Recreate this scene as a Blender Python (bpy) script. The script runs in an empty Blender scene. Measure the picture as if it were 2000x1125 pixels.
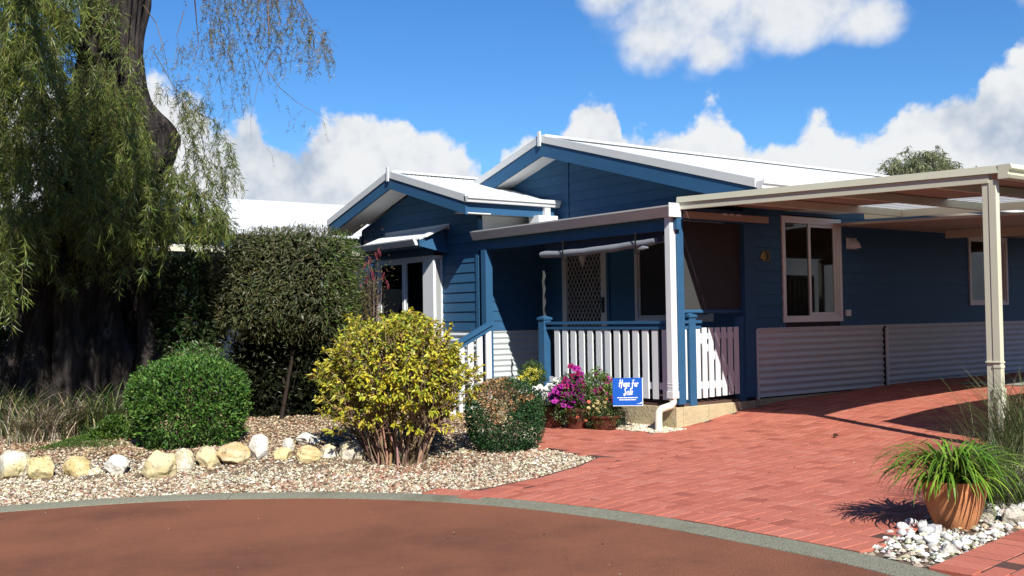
import bpy, math, random
import numpy as np
from mathutils import Vector, Matrix
random.seed(7); rng = np.random.default_rng(11)
S = bpy.context.scene
COL = S.collection
R = math.radians

# ------------------------------------------------------------------ camera
# world frame: x runs along the front wall of the cottage, y into its depth, z = 0 at eye level
F_PX, PITCH, ROLL, YAW = 2007.9, 0.02866, 0.01532, 0.93009
CAM = np.array([8.3765, -8.5768, 0.0])
def ray(px, py):
    x = (px - 1000) / F_PX; y = -(py - 562.5) / F_PX
    xr = x*math.cos(ROLL) + y*math.sin(ROLL); zr = -x*math.sin(ROLL) + y*math.cos(ROLL)
    c, s = math.cos(PITCH), math.sin(PITCH)
    D = c - zr*s; Z = zr*c + s
    return np.array([xr*math.cos(YAW) - D*math.sin(YAW), xr*math.sin(YAW) + D*math.cos(YAW), Z])
FWD = np.array([-math.sin(YAW), math.cos(YAW), 0.0])
RGT = np.array([math.cos(YAW), math.sin(YAW), 0.0])
def at(px, py, D):            # the point at distance D along the view direction
    d = ray(px, py); return CAM + d*(D/(d @ FWD))
cam = bpy.data.cameras.new('camera'); cam_o = bpy.data.objects.new('camera', cam); COL.objects.link(cam_o)
c0 = ray(1000, 562.5); cx = ray(1000+F_PX, 562.5) - c0; cy = ray(1000, 562.5-F_PX) - c0
M = Matrix.Identity(4)
for i in range(3):
    M[i][0] = cx[i]; M[i][1] = cy[i]; M[i][2] = -c0[i]; M[i][3] = CAM[i]
cam_o.matrix_world = M
cam.sensor_width = 36.0; cam.lens = F_PX/2000*36.0; cam.clip_end = 2000; cam.clip_start = 0.05
S.camera = cam_o

# ------------------------------------------------------------------ sun, sky, exposure
SUN = Vector((1.19, -0.44, 1.0)).normalized()
sl = bpy.data.lights.new('sun', 'SUN'); sl.energy = 5.0; sl.angle = R(0.5); sl.color = (1.0, 0.95, 0.87)
so = bpy.data.objects.new('sun', sl); COL.objects.link(so)
so.rotation_euler = SUN.to_track_quat('Z', 'Y').to_euler(); so.location = (20, -10, 20)
S.view_settings.view_transform = 'Standard'; S.view_settings.look = 'None'
S.view_settings.gamma = 1.0; S.view_settings.use_curve_mapping = False
S.view_settings.exposure = 0.55

W = bpy.data.worlds.new('World'); S.world = W; W.use_nodes = True
nt = W.node_tree; nt.nodes.clear()
def N(t, **kw):
    n = nt.nodes.new(t)
    for k, v in kw.items(): setattr(n, k, v)
    return n
def lk(a, b): nt.links.new(a, b)
def mth(op, a, b=None, c=None, clamp=False):
    n = N('ShaderNodeMath', operation=op); n.use_clamp = clamp
    for i, v in enumerate((a, b, c)):
        if v is None: continue
        if isinstance(v, (int, float)): n.inputs[i].default_value = v
        else: lk(v, n.inputs[i])
    return n.outputs[0]
def smooth(x, lo, hi, a=0.0, b=1.0):
    n = N('ShaderNodeMapRange', interpolation_type='SMOOTHSTEP'); lk(x, n.inputs['Value'])
    n.inputs['From Min'].default_value = lo; n.inputs['From Max'].default_value = hi
    n.inputs['To Min'].default_value = a; n.inputs['To Max'].default_value = b
    return n.outputs['Result']
sky = N('ShaderNodeTexSky', sky_type='NISHITA'); sky.sun_disc = False
sky.sun_elevation = math.asin(SUN.z); sky.sun_rotation = math.atan2(SUN.x, SUN.y)
sky.altitude = 0; sky.air_density = 1.0; sky.dust_density = 0.15; sky.ozone_density = 3.2
hue = N('ShaderNodeHueSaturation'); hue.inputs['Saturation'].default_value = 1.22; hue.inputs['Value'].default_value = 1.0
lk(sky.outputs[0], hue.inputs['Color'])
bg_sky = N('ShaderNodeBackground'); tnt = N('ShaderNodeVectorMath', operation='MULTIPLY'); lk(hue.outputs[0], tnt.inputs[0]); tnt.inputs[1].default_value = (0.74, 0.98, 1.22); lk(tnt.outputs[0], bg_sky.inputs['Color']); bg_sky.inputs['Strength'].default_value = 0.078
tc = N('ShaderNodeTexCoord'); dirv = tc.outputs['Generated']
def dot(vec):
    n = N('ShaderNodeVectorMath', operation='DOT_PRODUCT'); lk(dirv, n.inputs[0]); n.inputs[1].default_value = vec; return n.outputs['Value']
azi = mth('ARCTAN2', dot(tuple(RGT)), dot(tuple(FWD)))
ele = mth('ARCSINE', dot((0, 0, 1)))
def noise(scale, detail, rough, off=(0, 0, 0), dist=0.0):
    m = N('ShaderNodeMapping'); lk(dirv, m.inputs['Vector']); m.inputs['Location'].default_value = off
    n = N('ShaderNodeTexNoise'); lk(m.outputs[0], n.inputs['Vector'])
    n.inputs['Scale'].default_value = scale; n.inputs['Detail'].default_value = detail; n.inputs['Roughness'].default_value = rough
    n.inputs['Distortion'].default_value = dist
    return n.outputs['Fac']
def ang(px, py):
    d = ray(px, py); d = d/np.linalg.norm(d)
    return math.atan2(d @ RGT, d @ FWD), math.asin(d[2])
# the tops of the cumulus bank round the horizon, as elevation against azimuth
tops = [(-350,260),(-200,220),(-60,190),(60,160),(160,170),(250,150),(300,160),(345,185),(400,205),(440,235),(480,215),(520,262),(570,268),(640,240),(700,232),(745,230),(790,248),(830,262),(870,283),(910,292),(940,305),(958,372),
        (975,290),(1000,266),(1050,244),(1085,262),(1105,236),(1130,200),(1152,188),(1185,205),(1210,230),(1218,285),(1250,252),(1290,248),(1340,238),(1400,220),(1440,240),(1475,280),(1505,275),
        (1560,262),(1605,222),(1650,232),(1720,232),(1770,200),(1810,192),(1870,180),(1905,172),(1918,120),(1960,100),(2020,92)]
pts = []
for px, py in tops:
    a, e = ang(px, py); pts.append((a, e))
a0, a1 = pts[0][0], pts[-1][0]
rr = random.Random(3)
a = a0 - 0.05
while a > -3.1: pts.insert(0, (a, 0.05 + 0.07*rr.random())); a -= 0.06 + 0.07*rr.random()
a = a1 + 0.05
while a < 3.1: pts.append((a, 0.05 + 0.08*rr.random())); a += 0.06 + 0.07*rr.random()
warp = lambda a: 0.5 + 0.5*(a/(abs(a)+0.5))
fc = N('ShaderNodeFloatCurve'); cm = fc.mapping; cu = cm.curves[0]
cm.clip_min_y = 0; cm.clip_max_y = 1
cu.points[0].location = (0, 0.4); cu.points[1].location = (1, 0.4)
for a, e in pts: cu.points.new(warp(a), min(1, e*2.0))
for p_ in cu.points: p_.handle_type = 'AUTO_CLAMPED'
cm.update()
wz = mth('ADD', mth('MULTIPLY', mth('DIVIDE', azi, mth('ADD', mth('ABSOLUTE', azi), 0.5)), 0.5), 0.5)
lk(wz, fc.inputs['Value'])
top = mth('MULTIPLY', fc.outputs['Value'], 0.5)
n1 = noise(13.0, 9, 0.6); n2 = noise(5.0, 5, 0.6, (3.1, 1.7, 0.4)); n3 = noise(21.0, 4, 0.6, (0.3, 5.7, 2.4))
def billow(scale, detail, off=(0, 0, 0)):
    m = N('ShaderNodeMapping'); lk(dirv, m.inputs['Vector']); m.inputs['Location'].default_value = off
    v = N('ShaderNodeTexVoronoi', feature='F1', normalize=True); lk(m.outputs[0], v.inputs['Vector']); v.inputs['Scale'].default_value = scale; v.inputs['Detail'].default_value = detail; v.inputs['Roughness'].default_value = 0.55; v.inputs['Lacunarity'].default_value = 2.2
    return v.outputs['Distance']
vb = billow(17.0, 3.0)
dbank = mth('ADD', mth('SUBTRACT', top, ele), mth('MULTIPLY', mth('SUBTRACT', n1, 0.5), 0.10))
dbank = mth('ADD', dbank, mth('MULTIPLY', mth('SUBTRACT', 0.30, vb), 0.075))
al_bank = smooth(dbank, -0.004, 0.012)
def blob(px, py, rx, ry):
    a, e = ang(px, py)
    u = mth('DIVIDE', mth('SUBTRACT', azi, a), rx/F_PX); v = mth('DIVIDE', mth('SUBTRACT', ele, e), ry/F_PX)
    return mth('SUBTRACT', 1.0, mth('ADD', mth('MULTIPLY', u, u), mth('MULTIPLY', v, v)))
bl = blob(1340, 5, 200, 135)
for b in ((1560, 15, 210, 85), (1280, 75, 95, 80), (1690, 40, 95, 60), (1200, -20, 80, 70), (1385, 95, 60, 50), (2300, -150, 300, 140), (-420, 60, 260, 110)):
    bl = mth('MAXIMUM', bl, blob(*b))
dbl = mth('ADD', bl, mth('MULTIPLY', mth('SUBTRACT', n2, 0.5), 1.9))
dbl = mth('ADD', dbl, mth('MULTIPLY', mth('SUBTRACT', n1, 0.5), 1.5))
dbl = mth('ADD', dbl, mth('MULTIPLY', mth('SUBTRACT', 0.30, vb), 1.1))
al_bl = smooth(dbl, -0.1, 0.85, 0.0, 0.95)
alpha = mth('MAXIMUM', al_bank, al_bl)
# bright sunlit tops, grey-blue hollows and bases
deep = smooth(dbank, 0.0, 0.13)
br = mth('SUBTRACT', 0.98, mth('MULTIPLY', deep, 0.22))
br = mth('ADD', br, mth('MULTIPLY', mth('SUBTRACT', n2, 0.5), 1.9))
br = mth('ADD', br, mth('MULTIPLY', mth('SUBTRACT', 0.30, vb), 0.9))
br = mth('ADD', br, mth('MULTIPLY', mth('SUBTRACT', n3, 0.5), 0.3))

fill = mth('MINIMUM', mth('MAXIMUM', br, 0.5), 1.0)
ramp = N('ShaderNodeMix', data_type='RGBA'); lk(smooth(fill, 0.5, 1.0), ramp.inputs['Factor'])
ramp.inputs['A'].default_value = (0.40, 0.50, 0.66, 1); ramp.inputs['B'].default_value = (0.93, 0.95, 0.97, 1)
bg_cl = N('ShaderNodeBackground'); lk(ramp.outputs['Result'], bg_cl.inputs['Color']); bg_cl.inputs['Strength'].default_value = 0.64
mix = N('ShaderNodeMixShader'); lk(alpha, mix.inputs[0]); lk(bg_sky.outputs[0], mix.inputs[1]); lk(bg_cl.outputs[0], mix.inputs[2])
out = N('ShaderNodeOutputWorld'); lk(mix.outputs[0], out.inputs['Surface'])
W.cycles.sampling_method = 'AUTOMATIC'

# ------------------------------------------------------------------ materials
def material(name, color, rough=0.6, vary=0.0, scale=4.0, bump=0.0, bscale=40.0, col2=None, attr=None, spec=0.5, trans=None, metal=0.0, detail=6, stretch=(1, 1, 1), spots=None, dist=0.02):
    m = bpy.data.materials.new(name); m.use_nodes = True; t = m.node_tree; t.nodes.clear()
    def nn(ty): return t.nodes.new(ty)
    o = nn('ShaderNodeOutputMaterial'); b = nn('ShaderNodeBsdfPrincipled')
    b.inputs['Roughness'].default_value = rough; b.inputs['Specular IOR Level'].default_value = spec; b.inputs['Metallic'].default_value = metal
    g = nn('ShaderNodeTexCoord'); mp = nn('ShaderNodeMapping'); t.links.new(g.outputs['Object'], mp.inputs[0]); mp.inputs['Scale'].default_value = stretch
    base = None
    if attr:
        a = nn('ShaderNodeAttribute'); a.attribute_name = attr; base = a.outputs['Color']
    else:
        c = nn('ShaderNodeRGB'); c.outputs[0].default_value = (*color, 1); base = c.outputs[0]
    if vary or col2:
        nz = nn('ShaderNodeTexNoise'); t.links.new(mp.outputs[0], nz.inputs['Vector']); nz.inputs['Scale'].default_value = scale; nz.inputs['Detail'].default_value = detail; nz.inputs['Roughness'].default_value = 0.62
        mr = nn('ShaderNodeMapRange'); t.links.new(nz.outputs['Fac'], mr.inputs[0]); mr.inputs[1].default_value = 0.3; mr.inputs[2].default_value = 0.7
        if col2:
            x = nn('ShaderNodeMix'); x.data_type = 'RGBA'; t.links.new(mr.outputs[0], x.inputs['Factor']); t.links.new(base, x.inputs['A']); x.inputs['B'].default_value = (*col2, 1); base = x.outputs['Result']
        if vary:
            mr2 = nn('ShaderNodeMapRange'); t.links.new(nz.outputs['Fac'], mr2.inputs[0]); mr2.inputs[1].default_value = 0.25; mr2.inputs[2].default_value = 0.75; mr2.inputs[3].default_value = 1-vary; mr2.inputs[4].default_value = 1+vary
            x = nn('ShaderNodeVectorMath'); x.operation = 'SCALE'; t.links.new(base, x.inputs[0]); t.links.new(mr2.outputs[0], x.inputs['Scale']); base = x.outputs[0]
    if spots:      # worn patches of another colour: (colour, scale, low, high)
        nz = nn('ShaderNodeTexNoise'); t.links.new(mp.outputs[0], nz.inputs['Vector']); nz.inputs['Scale'].default_value = spots[1]; nz.inputs['Detail'].default_value = 8; nz.inputs['Roughness'].default_value = 0.65
        mr = nn('ShaderNodeMapRange'); mr.interpolation_type = 'SMOOTHSTEP'; t.links.new(nz.outputs['Fac'], mr.inputs[0]); mr.inputs[1].default_value = spots[2]; mr.inputs[2].default_value = spots[3]
        x = nn('ShaderNodeMix'); x.data_type = 'RGBA'; t.links.new(mr.outputs[0], x.inputs['Factor']); t.links.new(base, x.inputs['A']); x.inputs['B'].default_value = (*spots[0], 1); base = x.outputs['Result']
    t.links.new(base, b.inputs['Base Color'])
    if bump:
        nb = nn('ShaderNodeTexNoise'); t.links.new(mp.outputs[0], nb.inputs['Vector']); nb.inputs['Scale'].default_value = bscale; nb.inputs['Detail'].default_value = 8; nb.inputs['Roughness'].default_value = 0.6
        bp = nn('ShaderNodeBump'); bp.inputs['Strength'].default_value = bump; bp.inputs['Distance'].default_value = dist; t.links.new(nb.outputs['Fac'], bp.inputs['Height']); t.links.new(bp.outputs[0], b.inputs['Normal'])
    if trans:
        tr = nn('ShaderNodeBsdfTranslucent'); t.links.new(base, tr.inputs['Color'])
        ms = nn('ShaderNodeMixShader'); ms.inputs[0].default_value = trans; t.links.new(b.outputs[0], ms.inputs[1]); t.links.new(tr.outputs[0], ms.inputs[2]); t.links.new(ms.outputs[0], o.inputs['Surface'])
    else:
        t.links.new(b.outputs[0], o.inputs['Surface'])
    return m
def glass(name, tint=(0.8, 0.85, 0.85), dark=0.35):
    m = bpy.data.materials.new(name); m.use_nodes = True; t = m.node_tree; t.nodes.clear()
    o = t.nodes.new('ShaderNodeOutputMaterial'); tr = t.nodes.new('ShaderNodeBsdfTransparent'); tr.inputs[0].default_value = (tint[0]*dark, tint[1]*dark, tint[2]*dark, 1)
    gl = t.nodes.new('ShaderNodeBsdfGlossy'); gl.inputs['Roughness'].default_value = 0.02; gl.inputs['Color'].default_value = (0.9, 0.9, 0.9, 1)
    fr = t.nodes.new('ShaderNodeFresnel'); fr.inputs[0].default_value = 1.5
    ms = t.nodes.new('ShaderNodeMixShader'); t.links.new(fr.outputs[0], ms.inputs[0]); t.links.new(tr.outputs[0], ms.inputs[1]); t.links.new(gl.outputs[0], ms.inputs[2]); t.links.new(ms.outputs[0], o.inputs['Surface'])
    return m
BLUE = material('blue_paint', (0.027, 0.097, 0.198), 0.6, spec=0.25, vary=0.10, scale=2.5, bump=0.12, bscale=60, stretch=(1, 1, 3), dist=0.004)
WHITE = material('white_paint', (0.67, 0.70, 0.71), 0.5, vary=0.04, scale=3)
SOFFIT = material('soffit_lining', (0.74, 0.74, 0.72), 0.7, vary=0.04)
METALW = material('white_roof_steel', (0.66, 0.68, 0.68), 0.42, vary=0.07, scale=1.6, spots=((0.52, 0.53, 0.51), 2.2, 0.58, 0.85))
GUTTER = material('white_gutter_steel', (0.60, 0.62, 0.61), 0.45, vary=0.06, scale=3)
SKIRT = material('pale_corrugated_steel', (0.53, 0.58, 0.59), 0.5, vary=0.08, scale=1.5)
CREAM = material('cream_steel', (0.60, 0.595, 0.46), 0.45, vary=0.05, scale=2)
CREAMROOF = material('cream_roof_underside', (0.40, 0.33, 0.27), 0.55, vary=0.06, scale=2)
ZINC = material('weathered_zinc', (0.30, 0.30, 0.29), 0.6, vary=0.1, scale=2)
NAVY = material('navy_wall', (0.02, 0.035, 0.06), 0.7, vary=0.1)
PVC = material('white_plastic_pipe', (0.76, 0.74, 0.62), 0.4, vary=0.06, scale=5)
DARK = material('dark_interior', (0.02, 0.02, 0.024), 0.9)
LIME = material('limestone_render', (0.46, 0.39, 0.24), 0.9, vary=0.16, scale=7, bump=0.7, bscale=26, spots=((0.40, 0.30, 0.10), 2.3, 0.55, 0.75), dist=0.015)
SLAB = material('grey_concrete', (0.32, 0.33, 0.29), 0.9, vary=0.15, scale=6, bump=0.3, bscale=60)
KERB = material('kerb_concrete', (0.28, 0.275, 0.21), 0.95, spec=0.15, vary=0.45, scale=34, bump=1.0, bscale=90, col2=(0.19, 0.19, 0.14), dist=0.012, spots=((0.15, 0.145, 0.095), 1.6, 0.52, 0.8))
ROAD = material('red_asphalt', (0.275, 0.112, 0.064), 0.9, spec=0.12, vary=0.16, scale=11, bump=1.0, bscale=95, col2=(0.215, 0.086, 0.050), dist=0.008, spots=((0.135, 0.060, 0.040), 0.45, 0.40, 0.72), detail=9)
SOIL = material('garden_soil', (0.13, 0.09, 0.058), 1.0, vary=0.35, scale=9, bump=0.6, bscale=60)
BEDDING = material('joint_sand', (0.085, 0.038, 0.028), 1.0, vary=0.3, scale=12)
CLOTH = material('curtain_cloth', (0.80, 0.77, 0.70), 0.9, vary=0.1, scale=6)
ROLLC = material('grey_blind_cloth', (0.20, 0.215, 0.245), 0.8, vary=0.12, scale=9, bump=0.3, bscale=30)
MESHBLIND = material('navy_blind_cloth', (0.035, 0.045, 0.085), 0.85, vary=0.1, scale=5)
SIDEBLIND = material('charcoal_shade_cloth', (0.05, 0.053, 0.053), 0.9, spec=0.1, vary=0.08, scale=5)
ALU = material('pale_aluminium', (0.50, 0.50, 0.52), 0.4, vary=0.05)
BLACK = material('black_plastic', (0.015, 0.015, 0.016), 0.4)
BRASS = material('brass', (0.50, 0.30, 0.10), 0.35, metal=0.6)
GLASS = glass('window_glass', dark=0.95)
CLEAR = material('clear_roof_sheet', (0.62, 0.64, 0.62), 0.3, trans=0.55)
TERRA = material('terracotta', (0.53, 0.225, 0.095), 0.75, vary=0.12, scale=6, bump=0.15, bscale=50, spots=((0.56, 0.36, 0.22), 5.0, 0.58, 0.8))
REDPOT = material('dark_red_pot', (0.10, 0.025, 0.016), 0.55, vary=0.12, scale=6)
BARK = material('old_tree_bark', (0.022, 0.018, 0.017), 0.95, spec=0.15, vary=0.5, scale=9, bump=1.0, bscale=14, col2=(0.060, 0.052, 0.048), stretch=(1, 1, 0.2), dist=0.10, spots=((0.24, 0.23, 0.22), 2.2, 0.62, 0.74))
TWIG = material('twig_bark', (0.19, 0.125, 0.085), 0.9, vary=0.3, scale=20)
STEM = material('grey_brown_stem', (0.22, 0.17, 0.13), 0.9, vary=0.3, scale=25)
LEAF = material('leaf', (0, 0, 0), 0.42, attr='col', trans=0.28, spec=0.45)
SHADELEAF = material('shade_leaf', (0, 0, 0), 0.95, attr='col', spec=0.05)  # no sheen, for the dark leaves that imitate shade below the hedge
LEAFD = material('leathery_leaf', (0, 0, 0), 0.5, attr='col', trans=0.15, spec=0.3)
PETAL = material('petal', (0, 0, 0), 0.6, attr='col', trans=0.25, spec=0.2)
STONE = material('gravel_stone', (0, 0, 0), 0.88, attr='col', spec=0.15)
BRICK = material('clay_paver', (0, 0, 0), 0.85, spec=0.15, attr='col', vary=0.16, scale=38, bump=0.25, bscale=150, dist=0.004, spots=((0.24, 0.085, 0.064), 1.8, 0.60, 0.88))
ROCKM = material('limestone_rock', (0, 0, 0), 0.92, attr='col', vary=0.20, scale=9, bump=0.8, bscale=22, dist=0.02)
SIGNB = material('blue_sign_board', (0.005, 0.09, 0.44), 0.35)
SIGNW = material('white_print', (0.85, 0.87, 0.9), 0.5)
WIRE = material('wire', (0.10, 0.07, 0.05), 0.5)
WOOD = material('pale_stake_wood', (0.50, 0.38, 0.18), 0.8, vary=0.15, scale=12)
DECKM = material('deck_boards', (0.10, 0.055, 0.04), 0.7, vary=0.2, scale=8)
FENCEM = material('fence_steel', (0.45, 0.43, 0.36), 0.5)

# ------------------------------------------------------------------ object helpers
def link(o, parent=None):
    COL.objects.link(o)
    if parent is not None:
        o.parent = parent
        r = parent
        loc = Vector((0, 0, 0))
        while r is not None: loc += r.location; r = r.parent
        o.matrix_parent_inverse = Matrix.Translation(-Vector(parent['_base'])) if '_base' in parent else Matrix.Identity(4)
    return o
def tag(o, label=None, cat=None, group=None, kind=None):
    for k, v in (('label', label), ('category', cat), ('group', group), ('kind', kind)):
        if v: o[k] = v
    return o
def root(name, loc, label, cat, group=None):
    """an Empty at the thing's base; its children are modelled in world coordinates relative to loc"""
    o = bpy.data.objects.new(name, None); o.location = loc; o.empty_display_size = 0.2; COL.objects.link(o)
    return tag(o, label, cat, group)
def npmesh(name, V, Fs, mat, col=None, smooth=False):
    """V (n,3); Fs (m,k) one face size, or a list of such arrays; col (m,3) one colour per face"""
    me = bpy.data.meshes.new(name); V = np.asarray(V, np.float32)
    if not isinstance(Fs, list): Fs = [Fs]
    Fs = [np.asarray(f, np.int32) for f in Fs if len(f)]
    me.vertices.add(len(V)); me.vertices.foreach_set('co', V.ravel())
    tot = np.concatenate([np.full(len(f), f.shape[1], np.int32) for f in Fs]); idx = np.concatenate([f.ravel() for f in Fs])
    me.loops.add(len(idx)); me.loops.foreach_set('vertex_index', idx)
    me.polygons.add(len(tot)); st = np.concatenate([[0], np.cumsum(tot)[:-1]]).astype(np.int32)
    me.polygons.foreach_set('loop_start', st); me.polygons.foreach_set('loop_total', tot)
    me.polygons.foreach_set('use_smooth', np.full(len(tot), bool(smooth)))
    if col is not None:
        a = me.attributes.new('col', 'FLOAT_COLOR', 'FACE'); c = np.ones((len(tot), 4), np.float32); c[:, :3] = col; a.data.foreach_set('color', c.ravel())
    me.update(calc_edges=True); me.validate()
    if mat: me.materials.append(mat)
    return me
def put(name, me, parent=None, loc=None, rot=None):
    o = bpy.data.objects.new(name, me); COL.objects.link(o)
    if parent is not None: o.parent = parent
    if loc is not None: o.location = loc
    if rot is not None: o.rotation_euler = rot
    return o
class MB:
    """collects shapes given in world coordinates (or local ones with o = origin) and links them as ONE mesh object"""
    def __init__(s): s.v = []; s.f = {}; s.n = 0
    def add(s, V, F):
        V = [tuple(p) for p in V]; s.v += V
        for f in F: s.f.setdefault(len(f), []).append([i + s.n for i in f])
        s.n += len(V); return s
    def box(s, x0, y0, z0, x1, y1, z1):
        x0, x1 = min(x0, x1), max(x0, x1); y0, y1 = min(y0, y1), max(y0, y1); z0, z1 = min(z0, z1), max(z0, z1)
        V = [(x0,y0,z0),(x1,y0,z0),(x1,y1,z0),(x0,y1,z0),(x0,y0,z1),(x1,y0,z1),(x1,y1,z1),(x0,y1,z1)]
        return s.add(V, [(0,3,2,1),(4,5,6,7),(0,1,5,4),(1,2,6,5),(2,3,7,6),(3,0,4,7)])
    def prism(s, poly, vec):
        n = len(poly); v = Vector(vec); P = [Vector(p) for p in poly]
        nrm = sum(((P[i]-P[0]).cross(P[(i+1) % n]-P[0]) for i in range(n)), Vector())
        if nrm.dot(v) > 0: P = P[::-1]
        V = P + [p+v for p in P]
        return s.add(V, [tuple(range(n)), tuple(range(2*n-1, n-1, -1))] + [((i+1) % n, i, n+i, n+(i+1) % n) for i in range(n)])
    def beam(s, a, b, w, h, up=(0, 0, 1)):
        a, b = Vector(a), Vector(b); d = (b-a).normalized(); sd = d.cross(Vector(up)).normalized()*w/2; u = sd.cross(d).normalized()*h/2
        return s.prism([a-sd-u, a+sd-u, a+sd+u, a-sd+u], b-a)
    def tube(s, path, rad, n=8, cap=True):
        P = [Vector(p) for p in path]; rad = [rad]*len(P) if isinstance(rad, (int, float)) else rad
        V, F = [], []; ref = Vector((0.31, 0.77, 0.55)); prev = None
        for i, p in enumerate(P):
            d = (P[min(i+1, len(P)-1)]-P[max(i-1, 0)]).normalized()
            a = d.cross(ref if prev is None else prev.cross(d)).normalized() if prev is None else (prev - d*prev.dot(d)).normalized()
            prev = a; b = d.cross(a)
            for k in range(n):
                t = 2*math.pi*k/n; V.append(p + (a*math.cos(t)+b*math.sin(t))*rad[i])
        for i in range(len(P)-1):
            for k in range(n): F.append((i*n+k, i*n+(k+1) % n, (i+1)*n+(k+1) % n, (i+1)*n+k))
        if cap: F += [tuple(range(n-1, -1, -1)), tuple(range((len(P)-1)*n, len(P)*n))]
        return s.add(V, F)
    def lathe(s, prof, n=24, o=(0, 0, 0)):
        V, F = [], []; o = Vector(o)
        for r, z in prof:
            for k in range(n): t = 2*math.pi*k/n; V.append(o+Vector((r*math.cos(t), r*math.sin(t), z)))
        for i in range(len(prof)-1):
            for k in range(n): F.append((i*n+k, i*n+(k+1) % n, (i+1)*n+(k+1) % n, (i+1)*n+k))
        return s.add(V, F)
    def ball(s, c, r, n=10, sq=(1, 1, 1)):
        V, F = [], []; c = Vector(c); m = n//2
        for i in range(m+1):
            ph = math.pi*i/m
            for k in range(n): t = 2*math.pi*k/n; V.append(c+Vector((r*sq[0]*math.sin(ph)*math.cos(t), r*sq[1]*math.sin(ph)*math.sin(t), r*sq[2]*math.cos(ph))))
        for i in range(m):
            for k in range(n): F.append((i*n+k, (i+1)*n+k, (i+1)*n+(k+1) % n, i*n+(k+1) % n))
        return s.add(V, F)
    def build(s, name, mat, parent=None, smooth=False, bevel=0):
        V = np.array(s.v, float)
        if parent is not None:
            r = parent; off = np.zeros(3)
            while r is not None: off += np.array(r.location); r = r.parent
            V = V - off
        me = npmesh(name, V, list(np.array(f) for f in s.f.values()), mat, smooth=smooth)
        o = put(name, me, parent)
        if bevel:
            b = o.modifiers.new('bevel', 'BEVEL'); b.width = bevel; b.segments = 2; b.limit_method = 'ANGLE'
        if smooth and mat:
            try: me.set_sharp_from_angle(angle=R(40))
            except Exception: pass
        return o

# ------------------------------------------------------------------ the lie of the land
ROCKLINE = np.array([(-3.9, -7.3), (-2.6, -6.15), (-1.84, -5.37), (-1.3, -4.75), (-0.9, -4.15), (-0.55, -3.55), (-0.7, -2.6), (-1.2, -1.6)])
def side(u, v):
    """signed distance behind the rock border (positive towards the house)"""
    u = np.asarray(u, float); v = np.asarray(v, float); best = np.full(u.shape, 1e9); sg = np.ones(u.shape)
    for a, b in zip(ROCKLINE[:-1], ROCKLINE[1:]):
        d = b-a; t = np.clip(((u-a[0])*d[0]+(v-a[1])*d[1])/(d@d), 0, 1)
        qx = u-a[0]-t*d[0]; qy = v-a[1]-t*d[1]; dd = np.hypot(qx, qy); s_ = np.sign(d[0]*qy-d[1]*qx)
        m = dd < best; best = np.where(m, dd, best); sg = np.where(m, s_, sg)
    return best*sg
def ss(x, a, b): t = np.clip((x-a)/(b-a), 0, 1); return t*t*(3-2*t)
LV = np.linspace(-20, 20, 2001); LS = np.where((LV > -12), 0.035, 0.0)+0.105*(ss(LV, -0.7, 0.7)-ss(LV, 0.8, 2.2))-0.035*ss(LV, 3.6, 5.4); LH = np.concatenate([[0], np.cumsum(LS[:-1])*0.02]); LH -= np.interp(0, LV, LH)
def G(u, v):
    u = np.asarray(u, float); v = np.asarray(v, float)
    a = -1.31 + np.interp(v, LV, LH)
    a = a + 0.03*np.clip(u, 0, 5)
    return a + 0.13*ss(side(u, v), -0.05, 0.75)*ss(-v, 0.4, 1.6)*ss(-u, 0.5, 1.2)
def gnd(px, py):
    d = ray(px, py); z = -1.35
    for _ in range(60):
        P = CAM + d*(z/d[2]); z = 0.5*z + 0.5*float(G(P[0], P[1]))
    return P
def inpoly(P, poly):
    x, y = P[..., 0], P[..., 1]; r = np.zeros(x.shape, bool); n = len(poly)
    for i in range(n):
        (x0, y0), (x1, y1) = poly[i], poly[(i+1) % n]
        c = ((y0 > y) != (y1 > y)); r ^= c & (x < (x1-x0)*(y-y0)/((y1-y0) or 1e-12)+x0)
    return r

# ------------------------------------------------------------------ ground, road, kerb
def grid_sheet(name, xs, ys, fz, mat):
    X, Y = np.meshgrid(xs, ys, indexing='ij'); Z = fz(X, Y); n, m = X.shape
    i = np.arange((n-1)*m).reshape(n-1, m)[:, :-1].ravel()
    o = put(name, npmesh(name, np.stack([X, Y, Z], -1).reshape(-1, 3), np.stack([i, i+m, i+m+1, i+1], 1), mat, smooth=True)); o['kind'] = 'structure'; return o
far = lambda a, b, n: list(np.linspace(a, b, n))
xs = [-400, -150, -60, -30] + far(-18, 12, 100) + [20, 40, 100, 300]
ys = [-300, -100, -40, -20] + far(-13, 10, 90) + [20, 40, 100, 400]
grid_sheet('ground', xs, ys, lambda X, Y: G(X, Y)-0.035, SOIL)
# kerb line (garden side), measured on the ground from the photograph, carried on past both frame edges
kerb_px = [(0, 990), (125, 981), (250, 972), (375, 966), (500, 963), (600, 962), (720, 963), (835, 966), (1000, 976), (1150, 992), (1300, 1012), (1400, 1029), (1500, 1048), (1600, 1066), (1700, 1086), (1800, 1109)]
KL = [gnd(*q)[:2] for q in kerb_px]
KL = [KL[0]+(KL[0]-KL[2])*k/2 + np.array([0.06*k*k, -0.02*k*k]) for k in range(9, 0, -1)] + KL
d_ = KL[-1]-KL[-3]; KL = KL + [KL[-1]+d_*0.5*k+np.array([0, -0.03*k*k]) for k in range(1, 10)]
KL = np.array(KL)
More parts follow.
